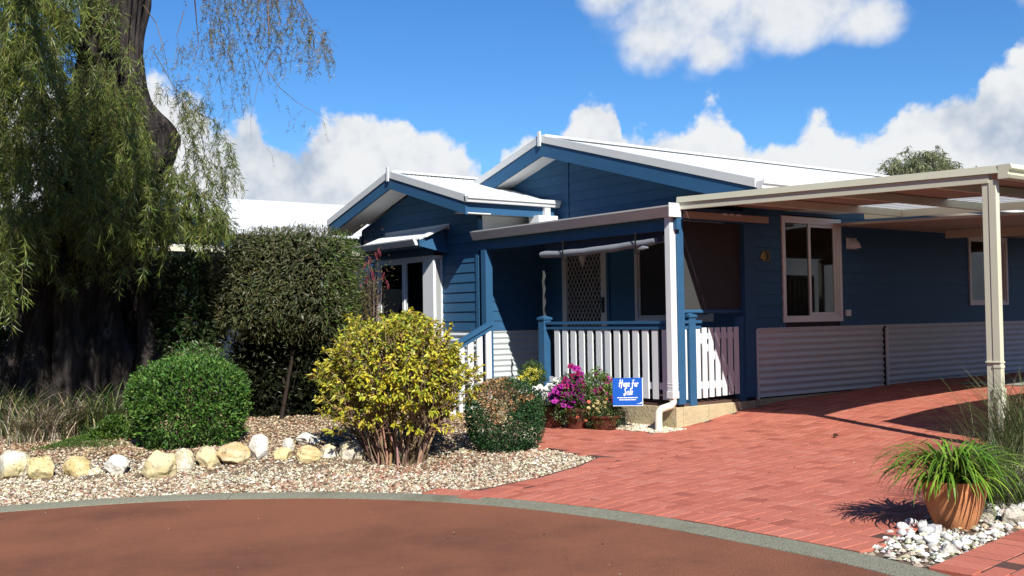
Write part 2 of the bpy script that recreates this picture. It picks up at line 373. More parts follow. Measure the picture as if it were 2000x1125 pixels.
# resample smoothly
def resample(P, step):
    P = np.asarray(P, float); s = np.concatenate([[0], np.cumsum(np.hypot(*np.diff(P, axis=0).T))]); t = np.arange(0, s[-1], step)
    return np.stack([np.interp(t, s, P[:, k]) for k in range(2)], 1)
KR = resample(KL, 0.12)
for _ in range(12): KR[1:-1] = (KR[:-2]+2*KR[1:-1]+KR[2:])/4
def normals(P):
    T = np.gradient(P, axis=0); T /= np.linalg.norm(T, axis=1, keepdims=True); return T, np.stack([T[:, 1], -T[:, 0]], 1)   # right of travel = road side
KT, KN = normals(KR)
prof = [(0.0, -0.03), (0.004, 0.006), (0.02, 0.012), (0.10, 0.002), (0.17, -0.012), (0.182, -0.05)]
V = []; Fq = []
m_ = len(prof)
for i, (p, nn_) in enumerate(zip(KR, KN)):
    for d, h in prof:
        q = p+nn_*d; V.append((q[0], q[1], float(G(*q))+h+random.uniform(-.0015, .0015)))
for i in range(len(KR)-1):
    if i % 21 == 10: continue
    for k in range(m_-1): a_ = i*m_+k; Fq.append((a_, a_+1, a_+m_+1, a_+m_))
# expansion joints: a narrow dark step is left where a ring is skipped and closed lower down
for i in range(10, len(KR)-1, 21):
    for k in range(m_-1):
        a_ = i*m_+k; b_ = a_+m_; A = np.array(V[a_]); B = np.array(V[b_]); A1 = np.array(V[a_+1]); B1 = np.array(V[b_+1])
        t0, t1 = 0.46, 0.54; dz = np.array([0, 0, -0.02]); n0 = len(V)
        L0, L1 = A+(B-A)*t0, A1+(B1-A1)*t0; R0, R1 = A+(B-A)*t1, A1+(B1-A1)*t1
        V += [tuple(L0), tuple(L1), tuple(R0), tuple(R1), tuple(L0+dz), tuple(L1+dz), tuple(R0+dz), tuple(R1+dz)]
        Fq += [(a_, a_+1, n0+1, n0), (n0+2, n0+3, b_+1, b_), (n0, n0+1, n0+5, n0+4), (n0+4, n0+5, n0+7, n0+6), (n0+6, n0+7, n0+3, n0+2)]
k_o = put('kerb', npmesh('kerb', V, np.array(Fq), KERB)); k_o['kind'] = 'structure'
# road: fan of strips from the kerb's inner edge outwards
rows = [0.25, 0.5, 0.9, 1.5, 2.5, 4, 6.5, 11, 20]
V = []; Fq = []
Csac = np.array([7.6, -13.0])
for p, nn_ in zip(KR, KN):
    e0 = p+nn_*0.168
    for r_ in rows:
        t = (r_-0.25)/20; q = e0 + (Csac-e0)*min(1, t*1.6) if r_ < 11 else e0+(Csac-e0)*(0.62+(r_-11)/9*0.38)
        V.append((q[0], q[1], float(G(*q))-0.016))
n_ = len(rows)
for i in range(len(KR)-1):
    for k in range(n_-1): a_ = i*n_+k; Fq.append((a_, a_+1, a_+n_+1, a_+n_))
r_o = put('road', npmesh('road', V, np.array(Fq), ROAD, smooth=True)); r_o['kind'] = 'structure'

# ------------------------------------------------------------------ brick driveway
DRIVE = [(1.30, -4.14), (1.40, -3.6), (1.33, -3.07), (1.15, -2.5), (0.9, -2.02), (-0.35, -1.76), (-0.95, -1.3), (-1.45, -0.80), (-1.5, -0.5), (0.10, -0.34), (0.17, 0.0), (0.03, 0.02), (0.03, 10.0), (3.2, 10.0), (3.45, 0.35), (3.7, -0.45), (4.3, -1.6), (4.72, -2.6), (4.92, -3.2)]
iA = int(np.argmin(np.hypot(*(KR-np.array([5.02, -3.76])).T))); iB = int(np.argmin(np.hypot(*(KR-np.array([1.27, -4.16])).T)))
kerb_edge = KR[iB:iA+1][::-1]
DRIVE_POLY = [tuple(p) for p in DRIVE] + [tuple(p) for p in kerb_edge]
BW, BL, GAP = 0.115, 0.23, 0.008
def brick_mesh(name, L, Wd, col):
    h, c = 0.05, 0.003; l, w = L/2-GAP/2, Wd/2-GAP/2
    V = [(-l,-w,-h),(l,-w,-h),(l,w,-h),(-l,w,-h),(-l,-w,-c),(l,-w,-c),(l,w,-c),(-l,w,-c),(-l+c,-w+c,0),(l-c,-w+c,0),(l-c,w-c,0),(-l+c,w-c,0)]
    Fs = [(8,9,10,11)] + [(i, (i+1) % 4, 4+(i+1) % 4, 4+i) for i in range(4)] + [(4+i, 4+(i+1) % 4, 8+(i+1) % 4, 8+i) for i in range(4)]
    return np.array(V), np.array(Fs)
BV, BF = brick_mesh('b', BL, BW, None)
reds = np.array([0.90, 0.89, 0.83])*np.array([(0.50, 0.166, 0.122), (0.48, 0.157, 0.115), (0.515, 0.176, 0.130), (0.46, 0.146, 0.106), (0.43, 0.132, 0.096), (0.525, 0.192, 0.146), (0.37, 0.115, 0.086)])
pal_p = np.array([.24, .22, .2, .13, .08, .09, .04])
brick_meshes = [npmesh('brick', BV, BF, BRICK, col=np.tile(c, (len(BF), 1))) for c in reds]
def lay(parent, bricks, n_objects, stuff_name):
    """bricks: (x, y, angle, length factor); nearest ones become objects, the rest one mesh"""
    bricks = sorted(bricks, key=lambda b: (b[0]-CAM[0])**2+(b[1]-CAM[1])**2 + (0 if inview(b[0], b[1]) else 1e6))
    VV, FF, CC = [], [], []
    for i, (x, y, a, lf, wf) in enumerate(bricks):
        z = float(G(x, y))+0.010+(0.003 if wf > 1 else 0)+random.uniform(-.0015, .0015); e = 0.05
        gx = (float(G(x+e, y))-float(G(x-e, y)))/(2*e); gy = (float(G(x, y+e))-float(G(x, y-e)))/(2*e)
        nrm = Vector((-gx+random.uniform(-.004, .004), -gy+random.uniform(-.004, .004), 1)).normalized()
        q = Vector((0, 0, 1)).rotation_difference(nrm).to_matrix() @ Matrix.Rotation(a, 3, 'Z')
        ci = int(rng.choice(len(reds), p=pal_p))
        if i < n_objects:
            o = put('brick', brick_meshes[ci], parent, (x, y, z), q.to_euler()); o.scale = (lf, wf, 1)
        else:
            Mx = np.array(q); v = (BV*np.array([lf, wf, 1])) @ Mx.T + np.array([x, y, z]); FF.append(BF+len(VV)*len(BV)); VV.append(v); CC.append(np.tile(reds[ci]*random.uniform(.93, 1.06), (len(BF), 1)))
    if VV:
        o = put(stuff_name, npmesh(stuff_name, np.concatenate(VV), np.concatenate(FF), BRICK, col=np.concatenate(CC)), parent); o['kind'] = 'stuff'
def inview(x, y):
    d = np.array([x, y, -1.35])-CAM; D = d @ FWD
    if D < 1: return False
    return abs((d @ RGT)/D) < 0.505 and (1.35/D) < 0.30
def header(P, inward, depth=BL, step=BW):
    """a course of bricks laid side by side along the line P, pointing away from it"""
    Q = resample(P, step); T, Nn = normals(Q); out_ = []
    for p, t, n in zip(Q, T, Nn):
        nn = n*inward; c = p + nn*depth/2
        out_.append((c[0], c[1], math.atan2(nn[1], nn[0]), depth/BL, 1.001))
    return out_
def shrink_ok(c, poly, margin_lines):
    return all(np.min(np.hypot(L[:, 0]-c[0], L[:, 1]-c[1])) > m for L, m in margin_lines)
bricks = []
hk = header(KR[iB:iA+1], -1); bricks += hk
garden_edge = np.array([(1.55, -4.02), (1.45, -3.6), (1.38, -3.07), (1.2, -2.5), (0.95, -2.06)])
hg = header(garden_edge[::-1], -1); bricks += hg
ge = resample(garden_edge, 0.03); ke = resample(KR[iB:iA+1], 0.03)
step = BW
for i in range(-60, 120):
    for j in range(-60, 120):
        # herringbone on a square lattice: unit cell of period 4 along the diagonal
        k = (i - j) % 4
        if k == 0: c = ((i+1)*step, (j+0.5)*step, 0.0)
        elif k == 2: c = ((i+0.5)*step, j*step, math.pi/2)
        else: continue
        x, y, a = c
        x += -1.5; y += -4.2
        if y > 10 or not (-2 < x < 5.6): continue
        if not inpoly(np.array([x, y]), DRIVE_POLY): continue
        if np.min(np.hypot(ke[:, 0]-x, ke[:, 1]-y)) < 0.17 or np.min(np.hypot(ge[:, 0]-x, ge[:, 1]-y)) < 0.19: continue
        if 0.85 < x < 2.6 and 4.1 < y < 6.0 and y > 4.4-0.12*(x-0.85): continue      # the concrete patch
        bricks.append((x, y, a, 1, 1))
def poly_sheet(name, poly, dz, mat, kind='structure', parent=None, step=0.35):
    P = np.array(poly); lo, hi = P.min(0), P.max(0)
    import bmesh
    bm = bmesh.new(); vs = [bm.verts.new((x, y, 0)) for x, y in poly]; f = bm.faces.new(vs)
    for ax in (0, 1):
        c = lo[ax]+step
        while c < hi[ax]:
            co = [0, 0, 0]; co[ax] = c; no = [0, 0, 0]; no[ax] = 1
            bmesh.ops.bisect_plane(bm, geom=bm.verts[:]+bm.edges[:]+bm.faces[:], plane_co=co, plane_no=no); c += step
    for v in bm.verts: v.co.z = float(G(v.co.x, v.co.y))+dz
    bmesh.ops.recalc_face_normals(bm, faces=bm.faces[:])
    if sum(f.normal.z for f in bm.faces) < 0: bmesh.ops.reverse_faces(bm, faces=bm.faces[:])
    me = bpy.data.meshes.new(name); bm.to_mesh(me); bm.free(); me.materials.append(mat)
    o = put(name, me, parent)
    if kind: o['kind'] = kind
    return o
drive = poly_sheet('driveway', DRIVE_POLY, 0.0068, BEDDING, step=0.11)
lay(drive, bricks, 300, 'far_bricks')
slab_o = poly_sheet('concrete_slab', [(0.9, 4.45), (2.55, 4.2), (2.55, 6.0), (0.9, 6.0)], 0.012, SLAB)
# the second brick path in the near right corner
pA, pB = gnd(1812, 1112)[:2], gnd(2000, 1034)[:2]
dP = (pB-pA)/np.linalg.norm(pB-pA); nP = np.array([dP[1], -dP[0]])
FP = [tuple(pA), tuple(pA+dP*2.2), tuple(pA+dP*2.2+nP*1.2), tuple(pA+nP*1.2+dP*0.5)]
fpath = poly_sheet('front_path', FP, 0.0078, BEDDING)
fb = []; ang_p = math.atan2(dP[1], dP[0])
for i in range(int(2.1/BW)):
    c = pA+dP*(i+0.5)*BW+nP*BL*0.5; fb.append((c[0], c[1], ang_p+math.pi/2, 1, 1))
for i in range(-4, 24):
    for j in range(0, 10):
        k = (i-j) % 4
        if k == 0: lx, ly, a = (i+1)*BW, (j+0.5)*BW, 0.0
        elif k == 2: lx, ly, a = (i+0.5)*BW, j*BW, math.pi/2
        else: continue
        if ly < 0.03 or lx < 0.05: continue
        c = pA+dP*lx+nP*(BL+0.004+ly); fb.append((c[0], c[1], ang_p+a, 1, 1))
lay(fpath, fb, 90, 'edge_bricks')
# ------------------------------------------------------------------ the cottage
TANP = 0.277
FW = 1.22                 # front wall plane (y)
Z_SK, Z_FL = -0.19, -1.02   # top of the corrugated skirting, floor level
HX0, HX1, HC = -7.3, 0.0, -3.52  # main block
APEX_W = 2.42             # underside of the roof at the gable wall
house = root('cottage', (-3.6, 1.2, -1.3), 'blue weatherboard cottage with white gabled roofs and a railed front verandah', 'house')
PITCH_B = 0.145
def split(x0, x1, holes):
    seg = [(x0, x1)]
    for a, b in holes:
        seg = [p for s0, s1 in seg for p in ((s0, min(s1, a)), (max(s0, b), s1)) if p[1]-p[0] > 0.02]
    return seg
def boards_front(parent, y, x0, x1, z0, apex, c, holes, ztop=99):
    """horizontal boards on a wall that faces -y, clipped by the gable slopes; holes = (x0, x1, z0, z1)"""
    z = z0
    while z < min(apex, ztop)-0.03:
        zt = min(z+PITCH_B, apex-0.005, ztop)
        lim = lambda zz: max(0.0, (apex-zz)/TANP)
        hs = [(h[0], h[1]) for h in holes if h[2] < zt-0.01 and h[3] > z+0.01]
        for a, b in split(x0, x1, hs):
            aL, aR, tL, tR = max(a, c-lim(z)), min(b, c+lim(z)), max(a, c-lim(zt)), min(b, c+lim(zt))
            if aR-aL < 0.03: continue
            if tR < tL: tL = tR = (tL+tR)/2
            tL = min(tL, b-.001); tR = max(tR, a+.001)
            if tR-tL < 0.004: tR = tL+0.004
            f, k = 0.016, 0.004
            V = [(aL, y-f, z), (aR, y-f, z), (tR, y-k, zt), (tL, y-k, zt), (aL, y, z), (aR, y, z), (tR, y, zt), (tL, y, zt)]
            MB().add(V, [(0,1,2,3),(1,5,6,2),(5,4,7,6),(4,0,3,7),(3,2,6,7),(4,5,1,0)]).build('weatherboard', BLUE, parent)
        z += PITCH_B
def boards_side(parent, x, y0, y1, z0, z1, holes):
    """horizontal boards on a wall that faces +x"""
    z = z0
    while z < z1-0.02:
        zt = min(z+PITCH_B, z1); hs = [(h[0], h[1]) for h in holes if h[2] < zt-0.01 and h[3] > z+0.01]
        for a, b in split(y0, y1, hs):
            f, k = 0.016, 0.004
            V = [(x+f, a, z), (x+f, b, z), (x+k, b, zt), (x+k, a, zt), (x, a, z), (x, b, z), (x, b, zt), (x, a, zt)]
            MB().add(V, [(0,1,2,3),(1,5,6,2),(5,4,7,6),(4,0,3,7),(3,2,6,7),(4,5,1,0)]).build('weatherboard', BLUE, parent)
        z += PITCH_B
def corrug_side(name, x, y0, y1, z0, z1, parent, mat, pitch=0.082, amp=0.011):
    n = int((z1-z0)/pitch*8); V, F = [], []
    for i in range(n+1):
        z = z0+(z1-z0)*i/n; dx = amp*(1+math.cos(2*math.pi*(z-z0)/pitch)); V += [(x+dx, y0, z), (x+dx, y1, z)]
    for i in range(n): F.append((2*i, 2*i+1, 2*i+3, 2*i+2))
    return MB().add(V, F).build(name, mat, parent, smooth=True)
def corrug_front(name, y, x0, x1, z0, z1, parent, mat, pitch=0.082, amp=0.011):
    n = int((z1-z0)/pitch*8); V, F = [], []
    for i in range(n+1):
        z = z0+(z1-z0)*i/n; dx = amp*(1+math.cos(2*math.pi*(z-z0)/pitch)); V += [(x0, y-dx, z), (x1, y-dx, z)]
    for i in range(n): F.append((2*i, 2*i+1, 2*i+3, 2*i+2))
    return MB().add(V, F).build(name, mat, parent, smooth=True)
def roof_sheet(name, p0, p1, dn, parent, mat, pitch=0.076, amp=0.009, n_per=6, thick=0.0):
    """corrugated sheet: ridge from p0 to p1, slope vector dn; the corrugations run down the slope"""
    p0, p1, dn = Vector(p0), Vector(p1), Vector(dn); L = (p1-p0).length; e = (p1-p0)/L; nr = e.cross(dn).normalized()
    if nr.z < 0: nr = -nr
    n = max(2, int(L/pitch*n_per)); V, F = [], []
    for i in range(n+1):
        t = L*i/n; o = p0+e*t+nr*(amp*math.sin(2*math.pi*t/pitch)); V += [o, o+dn]
    for i in range(n): F.append((2*i, 2*i+1, 2*i+3, 2*i+2))
    return MB().add(V, F).build(name, mat, parent, smooth=True)
def gutter_y(name, x, y0, y1, zt, parent, mat, h=0.11, w=0.11):
    """a quad gutter running along y on an eave that faces +x; its face leans inwards towards the bottom"""
    sec = [(x, zt-h), (x+w*0.68, zt-h), (x+w*0.80, zt-h*0.55), (x+w*0.98, zt-h*0.5), (x+w, zt), (x+w-0.012, zt), (x+w-0.02, zt-0.02), (x, zt-0.02)]
    return MB().prism([(a, y0, b) for a, b in sec], (0, y1-y0, 0)).build(name, mat, parent)
def gutter_x(name, y, x0, x1, zt, parent, mat, h=0.115, w=0.115):
    sec = [(y, zt-h), (y-w*0.55, zt-h), (y-w*0.98, zt-0.018), (y-w, zt), (y-w+0.012, zt), (y-w+0.022, zt-0.02), (y, zt-0.02)]
    return MB().prism([(x0, a, b) for a, b in sec], (x1-x0, 0, 0)).build(name, mat, parent)
def ring(mb, y, x0, x1, z0, z1, w, d0, d1):
    mb.box(x0, y-d1, z0, x0+w, y-d0, z1); mb.box(x1-w, y-d1, z0, x1, y-d0, z1); mb.box(x0+w, y-d1, z1-w, x1-w, y-d0, z1); mb.box(x0+w, y-d1, z0, x1-w, y-d0, z0+w)
def rings(mb, x, y0, y1, z0, z1, w, d0, d1):
    mb.box(x+d0, y0, z0, x+d1, y0+w, z1); mb.box(x+d0, y1-w, z0, x+d1, y1, z1); mb.box(x+d0, y0+w, z1-w, x+d1, y1-w, z1); mb.box(x+d0, y0+w, z0, x+d1, y1-w, z0+w)

# wall cores (the boards are fixed to them)
DOOR = (-3.47, -2.49, Z_FL, 1.02)
WIN3 = (-1.86, -0.55, -0.035, 1.0)
SW = (1.97, 3.09, -0.065, 1.187)
SW2 = (6.37, 7.4, 0.13, 1.09)
core = MB()
core.prism([(HX0, FW+0.002, -1.35), (HX1-0.02, FW+0.002, -1.35), (HX1-0.02, FW+0.002, APEX_W-(HX1-0.02-HC)*TANP), (HC, FW+0.002, APEX_W), (HX0, FW+0.002, APEX_W-(HC-HX0)*TANP)], (0, 0.09, 0))
core.box(HX0, FW+0.1, -1.35, HX0+0.1, 14, 1.38)
wall = core.build('front_wall', DARK, house)
# the side wall core with window openings
sc_ = MB()
for a, b in split(FW+0.1, 14, [SW[:2], SW2[:2]]): sc_.box(-0.1, a, -1.35, -0.002, b, 1.42)
for a, b, z0, z1 in (SW, SW2): sc_.box(-0.1, a, -1.35, -0.002, b, z0); sc_.box(-0.1, a, z1, -0.002, b, 1.42)
sc_.build('side_wall', DARK, house)
# front boards, side boards
boards_front(wall, FW, HX0, HX1-0.001, Z_SK, APEX_W, HC, [DOOR, WIN3])
sw_o = [o for o in house.children if o.name.startswith('side_wall')][0]
boards_side(sw_o, 0.0, 1.385, 14, Z_SK, 1.40, [SW, SW2])
MB().box(-0.14, FW-0.022, -1.02, 0.018, FW-0.018, 1.3).box(0.0, FW-0.018, -1.02, 0.022, 1.384, 1.40).build('corner_trim', BLUE, house)
MB().box(-3.335, FW-0.024, 1.2, -3.30, FW-0.016, 2.36).build('cover_strip', BLUE, house)
# skirting: corrugated sheets laid with the ridges level
for a, b in ((1.42, 4.06), (4.12, 8.4), (8.44, 14)):
    corrug_side('skirting_sheet', 0.002, a, b, -1.03, Z_SK-0.006, house, SKIRT)
MB().box(0.0, 1.386, -1.05, 0.03, 1.42, Z_SK).box(0.0, 1.42, Z_SK-0.004, 0.028, 14, Z_SK+0.012).build('skirting_trim', SKIRT, house)
MB().tube([(0.05, 4.09, -0.22), (0.05, 4.09, -1.0)], 0.022, 8).box(0.022, 4.06, -0.62, 0.06, 4.12, -0.6).build('waste_pipe', WHITE, house, smooth=True)
MB().box(-0.2, 1.386, -1.5, 0.06, 14, -1.05).build('base_slab', LIME, house)
# main roof
RY0, RY1, RZ = 0.87, 14.3, 2.66
EX = 0.42; ex = 4.02
MR = dict(p0=(-3.52, RY0, RZ), p1=(-3.52, RY1, RZ))
roof_sheet('roof_sheet', MR['p0'], MR['p1'], (ex, 0, -ex*TANP), house, METALW)
roof_sheet('roof_sheet', MR['p0'], MR['p1'], (-ex, 0, -ex*TANP), house, METALW)
MB().beam((-3.52, RY0-0.01, RZ+0.02), (-3.52, RY1, RZ+0.02), 0.22, 0.03).build('ridge_cap', METALW, house)
def rakes(c, y, z, s_, parent, apexcap=True, hh=0.20):
    """barge boards, white capping and soffit strip along both slopes of a gable whose ridge end is (c, y, z)"""
    L = math.hypot(s_, s_*TANP)
    for sg in (1, -1):
        tip = (c+sg*s_, y, z-s_*TANP)
        MB().prism([(c, y-0.02, z+0.035), (c, y-0.02, z-0.07), (tip[0], y-0.02, tip[2]-0.07), (tip[0], y-0.02, tip[2]+0.035)], (0, 0.1, 0)).build('barge_capping', GUTTER, parent)
        MB().prism([(c, y-0.004, z-0.075), (c, y-0.004, z-0.075-hh), (tip[0]-sg*0.02, y-0.004, tip[2]-0.075-hh), (tip[0]-sg*0.02, y-0.004, tip[2]-0.075)], (0, 0.035, 0)).build('barge_board', BLUE, parent)
    MB().box(c-0.028, y-0.045, z-0.13, c+0.028, y-0.021, z+0.09).build('gable_finial', METALW, parent)
rakes(-3.52, RY0, RZ, ex, house)
def soffits(c, y, ywall, z, s_, parent, mat=SOFFIT, drop=0.20):
    for sg in (1, -1):
        MB().prism([(c, y+0.032, z-0.075-drop+0.012), (c+sg*s_, y+0.032, z-s_*TANP-0.075-drop+0.012), (c+sg*s_, ywall, z-s_*TANP-0.075-drop+0.012), (c, ywall, z-0.075-drop+0.012)], (0, 0, 0.014)).build('soffit', mat, parent)
soffits(-3.52, RY0, FW, RZ, ex-0.03, house)
gutter_y('gutter', HX1+EX+0.09, RY0, RY1, RZ-ex*TANP+0.02, house, METALW)
MB().box(0.0, FW+0.1, 1.39, 0.49, 14, 1.402).build('eave_soffit', SOFFIT, house)
MB().box(0.47, RY0+0.04, 1.40, 0.495, 14, 1.53).build('eave_fascia', BLUE, house)
# small gabled bay wing
SX0, SX1, SC = -7.48, -3.92, -5.70
SY0, SZ, sx_ = -0.46, 2.30, 2.15
SAP = 2.03
BAY = (-6.62, -4.89, -0.75, 0.97)
MB().prism([(SX0, 0.002, -1.45), (SX1-0.02, 0.002, -1.45), (SX1-0.02, 0.002, SAP-(SX1-0.02-SC)*TANP), (SC, 0.002, SAP), (SX0, 0.002, SAP-(SC-SX0)*TANP)], (0, 0.06, 0)).build('wing_front_wall', DARK, house)
wf = house.children[-1] if False else [o for o in bpy.data.objects if o.name == 'wing_front_wall'][0]
boards_front(wf, 0.0, SX0, SX1, Z_SK, SAP, SC, [BAY])
MB().box(SX1-0.08, 0.062, -1.45, SX1-0.004, FW, 1.5).box(SX0, 0.062, -1.45, SX0+0.08, FW, 1.5).build('wing_side_wall', DARK, house)
ws = [o for o in bpy.data.objects if o.name == 'wing_side_wall'][0]
boards_side(ws, SX1-0.003, 0.02, FW-0.005, Z_SK, 1.27, [])
MB().box(SX1, 0.06, 1.272, SX1+0.012, FW, 1.50).build('flashing_panel', WHITE, house)
MB().box(SX1-0.05, -0.03, Z_SK, SX1+0.024, -0.017, 1.45).box(SX1+0.001, -0.017, Z_SK, SX1+0.024, 0.055, 1.45).build('corner_trim', BLUE, house)
MB().box(SX0-0.024, -0.03, Z_SK, SX0+0.05, -0.017, 1.45).build('corner_trim', BLUE, house)
corrug_front('skirting_sheet', -0.002, SX0, SX1, -1.4, Z_SK-0.005, house, SKIRT)
corrug_side('skirting_sheet', SX1, 0.0, FW, -1.02, Z_SK-0.005, house, SKIRT)
MB().box(SX1-0.05, -0.03, Z_SK-0.005, SX1+0.03, 0.0, Z_SK+0.01).build('skirting_trim', SKIRT, house)
WY1 = FW-0.02
for sg in (1, -1):
    roof_sheet('roof_sheet', (SC, SY0, SZ), (SC, WY1 if sg > 0 else 3.0, SZ), (sg*sx_, 0, -sx_*TANP), house, METALW)
MB().beam((SC, SY0-0.01, SZ+0.02), (SC, FW-0.02, SZ+0.02), 0.2, 0.028).build('ridge_cap', METALW, house)
rakes(SC, SY0, SZ, sx_, house, hh=0.17)
soffits(SC, SY0, -0.018, SZ, sx_-0.03, house, drop=0.17)
ez = SZ-sx_*TANP
gutter_y('gutter', SC+sx_-0.03, SY0-0.02, WY1, ez+0.03, house, METALW, h=0.10)
MB().box(SC+sx_-0.06, SY0+0.04, ez-0.225, SC+sx_-0.034, WY1, ez-0.06).build('eave_fascia', BLUE, house)
MB().box(SX1+0.015, SY0+0.04, ez-0.20, SC+sx_-0.062, WY1, ez-0.188).build('eave_soffit', SOFFIT, house)
# rainwater head and short pipe between wing gutter and verandah roof
MB().box(-3.62, 0.93, 1.50, -3.52, 1.03, ez-0.06).build('downpipe', WHITE, house)
MB().box(-3.70, 0.76, 1.38, -3.46, 1.12, 1.50).build('rainwater_head', WHITE, house)
# bay window: frame, panes, awning
bay = MB(); by = -0.18; bx0, bx1, bz0, bz1 = BAY
bay.box(bx0, by, bz0, bx0+0.10, by+0.05, bz1).box(bx1-0.30, by, bz0, bx1-0.10, by+0.05, bz1).box(bx0+0.10, by, bz1-0.06, bx1-0.30, by+0.05, bz1).box(bx0+0.1, by, bz0, bx1-0.3, by+0.05, bz0+0.08)
bay.box(bx1-0.10, by-0.0, bz0, bx1, by+0.05, bz1)
bay.box(bx1-0.03, by+0.05, bz0, bx1, -0.0, bz0+0.08).box(bx1-0.03, by+0.05, bz1-0.06, bx1, 0.0, bz1).box(bx1-0.03, -0.04, bz0+0.08, bx1, 0.0, bz1-0.06)
bay.box(bx0, by+0.05, bz0, bx0+0.03, 0, bz1)
wb = bay.build('bay_window', WHITE, house)
m = MB(); mx = -5.77
m.box(mx-0.06, by+0.008, bz0+0.08, mx, by+0.03, bz1-0.06)
m.box(bx0+0.1, by+0.012, bz1-0.095, mx-0.06, by+0.034, bz1-0.06)
m.box(mx+0.001, by+0.026, bz1-0.085, bx1-0.30, by+0.045, bz1-0.06).box(mx+0.001, by+0.026, bz0+0.08, mx+0.05, by+0.044, bz1-0.085)
m.build('sash', WHITE, wb)
MB().box(bx0+0.1, by+0.028, bz0+0.08, mx-0.03, by+0.032, bz1-0.06).build('pane', GLASS, wb)
MB().box(mx+0.0, by+0.038, bz0+0.08, bx1-0.3, by+0.042, bz1-0.06).build('pane', GLASS, wb)
MB().box(bx1-0.016, by+0.05, bz0+0.08, bx1-0.012, -0.04, bz1-0.06).build('pane', CLEAR, wb)
MB().box(bx0, by-0.01, bz0-0.75, bx1, -0.002, bz0).build('bay_base', BLUE, house)
MB().box(bx0+0.12, 0.064, bz0, bx1-0.1, 0.10, bz1).box(bx0+0.03, by+0.05, bz1-0.03, bx1-0.04, 0.06, bz1-0.005).build('bay_interior', DARK, house)
aw_y, aw_zt, aw_zb = -0.52, 1.39, 1.19
ax0, ax1 = -6.72, -4.69
aw = roof_sheet('awning_sheet', (ax0+0.13, -0.02, aw_zt), (ax1-0.02, -0.02, aw_zt), (0, aw_y+0.02, aw_zb-aw_zt), house, METALW)
gutter_x('awning_gutter', aw_y+0.03, ax0, ax1-0.12, aw_zb+0.015, house, GUTTER, h=0.10, w=0.09)
MB().prism([(ax1-0.10, -0.02, aw_zt+0.02), (ax1-0.03, aw_y, aw_zb+0.0), (ax1-0.03, aw_y, aw_zb-0.10), (ax1-0.03, -0.02, 0.99)], (-0.025, 0, 0)).build('awning_cheek', BLUE, house)
MB().prism([(ax1-0.14, -0.02, aw_zt+0.03), (ax1+0.02, -0.02, aw_zt+0.03), (ax1+0.02, aw_y+0.1, aw_zb+0.045), (ax1-0.14, aw_y-0.02, aw_zb+0.02)], (0, 0, -0.012)).build('awning_capping', METALW, house)
MB().prism([(ax0+0.13, -0.02, aw_zt-0.02), (ax0+0.13, aw_y, aw_zb-0.02), (ax0+0.13, aw_y, aw_zb-0.10), (ax0+0.13, -0.02, 0.99)], (0.025, 0, 0)).build('awning_cheek', BLUE, house)
MB().box(bx0, by-0.02, 0.975, bx1-0.0, by+0.03, 1.16).box(ax0+0.15, aw_y+0.04, 1.095, ax1-0.06, -0.02, 1.11).build('awning_lining', BLUE, house)
MB().box(ax0+0.11, -0.026, aw_zt-0.03, ax1+0.02, -0.0165, aw_zt+0.05).build('awning_flashing', GUTTER, house)
# verandah: roof, beam, posts, floor, limestone plinth
VX0 = SX1+0.03
roof_sheet('verandah_roof', (VX0, FW-0.03, 1.42), (0.10, FW-0.03, 1.42), (0, -FW-0.12, -0.18), house, ZINC)
gutter_x('verandah_gutter', -0.045, VX0-0.02, 0.10, 1.255, house, GUTTER, h=0.125, w=0.125)
MB().box(0.10, -0.17, 1.12, 0.112, 0.02, 1.28).build('gutter_end', METALW, house)
MB().box(VX0, -0.04, 0.98, 0.10, 0.03, 1.13).box(0.02, 0.03, 1.10, 0.10, FW-0.03, 1.24).build('verandah_beam', BLUE, house)
MB().box(VX0, 0.03, 1.135, 0.02, FW-0.03, 1.15).build('verandah_ceiling', SOFFIT, house)
MB().box(-0.07, 0.005, -1.03, 0.045, 0.12, 1.10).build('verandah_post', BLUE, house, bevel=0.004)
MB().box(-3.79, -0.06, -1.3, -3.67, 0.06, 0.98).build('verandah_post', BLUE, house, bevel=0.004)
dpo = MB().box(-0.046, -0.095, -0.88, 0.040, -0.003, 1.14).box(-0.05, -0.099, -0.83, 0.044, 0.0, -0.82).box(-0.05, -0.099, -0.795, 0.044, 0.0, -0.785).box(-0.053, -0.102, -0.955, 0.047, 0.002, -0.875).build('downpipe', WHITE, house, bevel=0.003)
MB().tube([(-0.003, -0.05, -0.95), (-0.003, -0.05, -1.0), (-0.013, -0.065, -1.035), (-0.063, -0.11, -1.06), (-0.098, -0.145, -1.075), (-0.118, -0.165, -1.11), (-0.123, -0.17, -1.17), (-0.123, -0.17, -1.36)], 0.043, 14).build('pipe_bend', PVC, dpo, smooth=True)
MB().box(-3.66, 0.0, -1.06, -0.02, FW-0.03, -1.032).build('verandah_floor', DECKM, house)
MB().box(-2.46, 0.03, -1.6, -0.05, FW-0.1, -1.065).box(-0.1, 0.1, -1.6, -0.02, FW+0.1, -1.065).build('plinth_core', LIME, house)
for a, b in ((-2.45, -1.72), (-1.715, -1.0), (-0.995, -0.30), (-0.295, 0.012)):
    MB().box(a, -0.012, -1.6, b, 0.10, -1.062).build('limestone_block', LIME, house, bevel=0.008)
for a, b in ((0.105, 0.53), (0.535, 0.96), (0.965, 1.38)):
    MB().box(-0.10, a, -1.6, 0.010, b, -1.062).build('limestone_block', LIME, house, bevel=0.008)
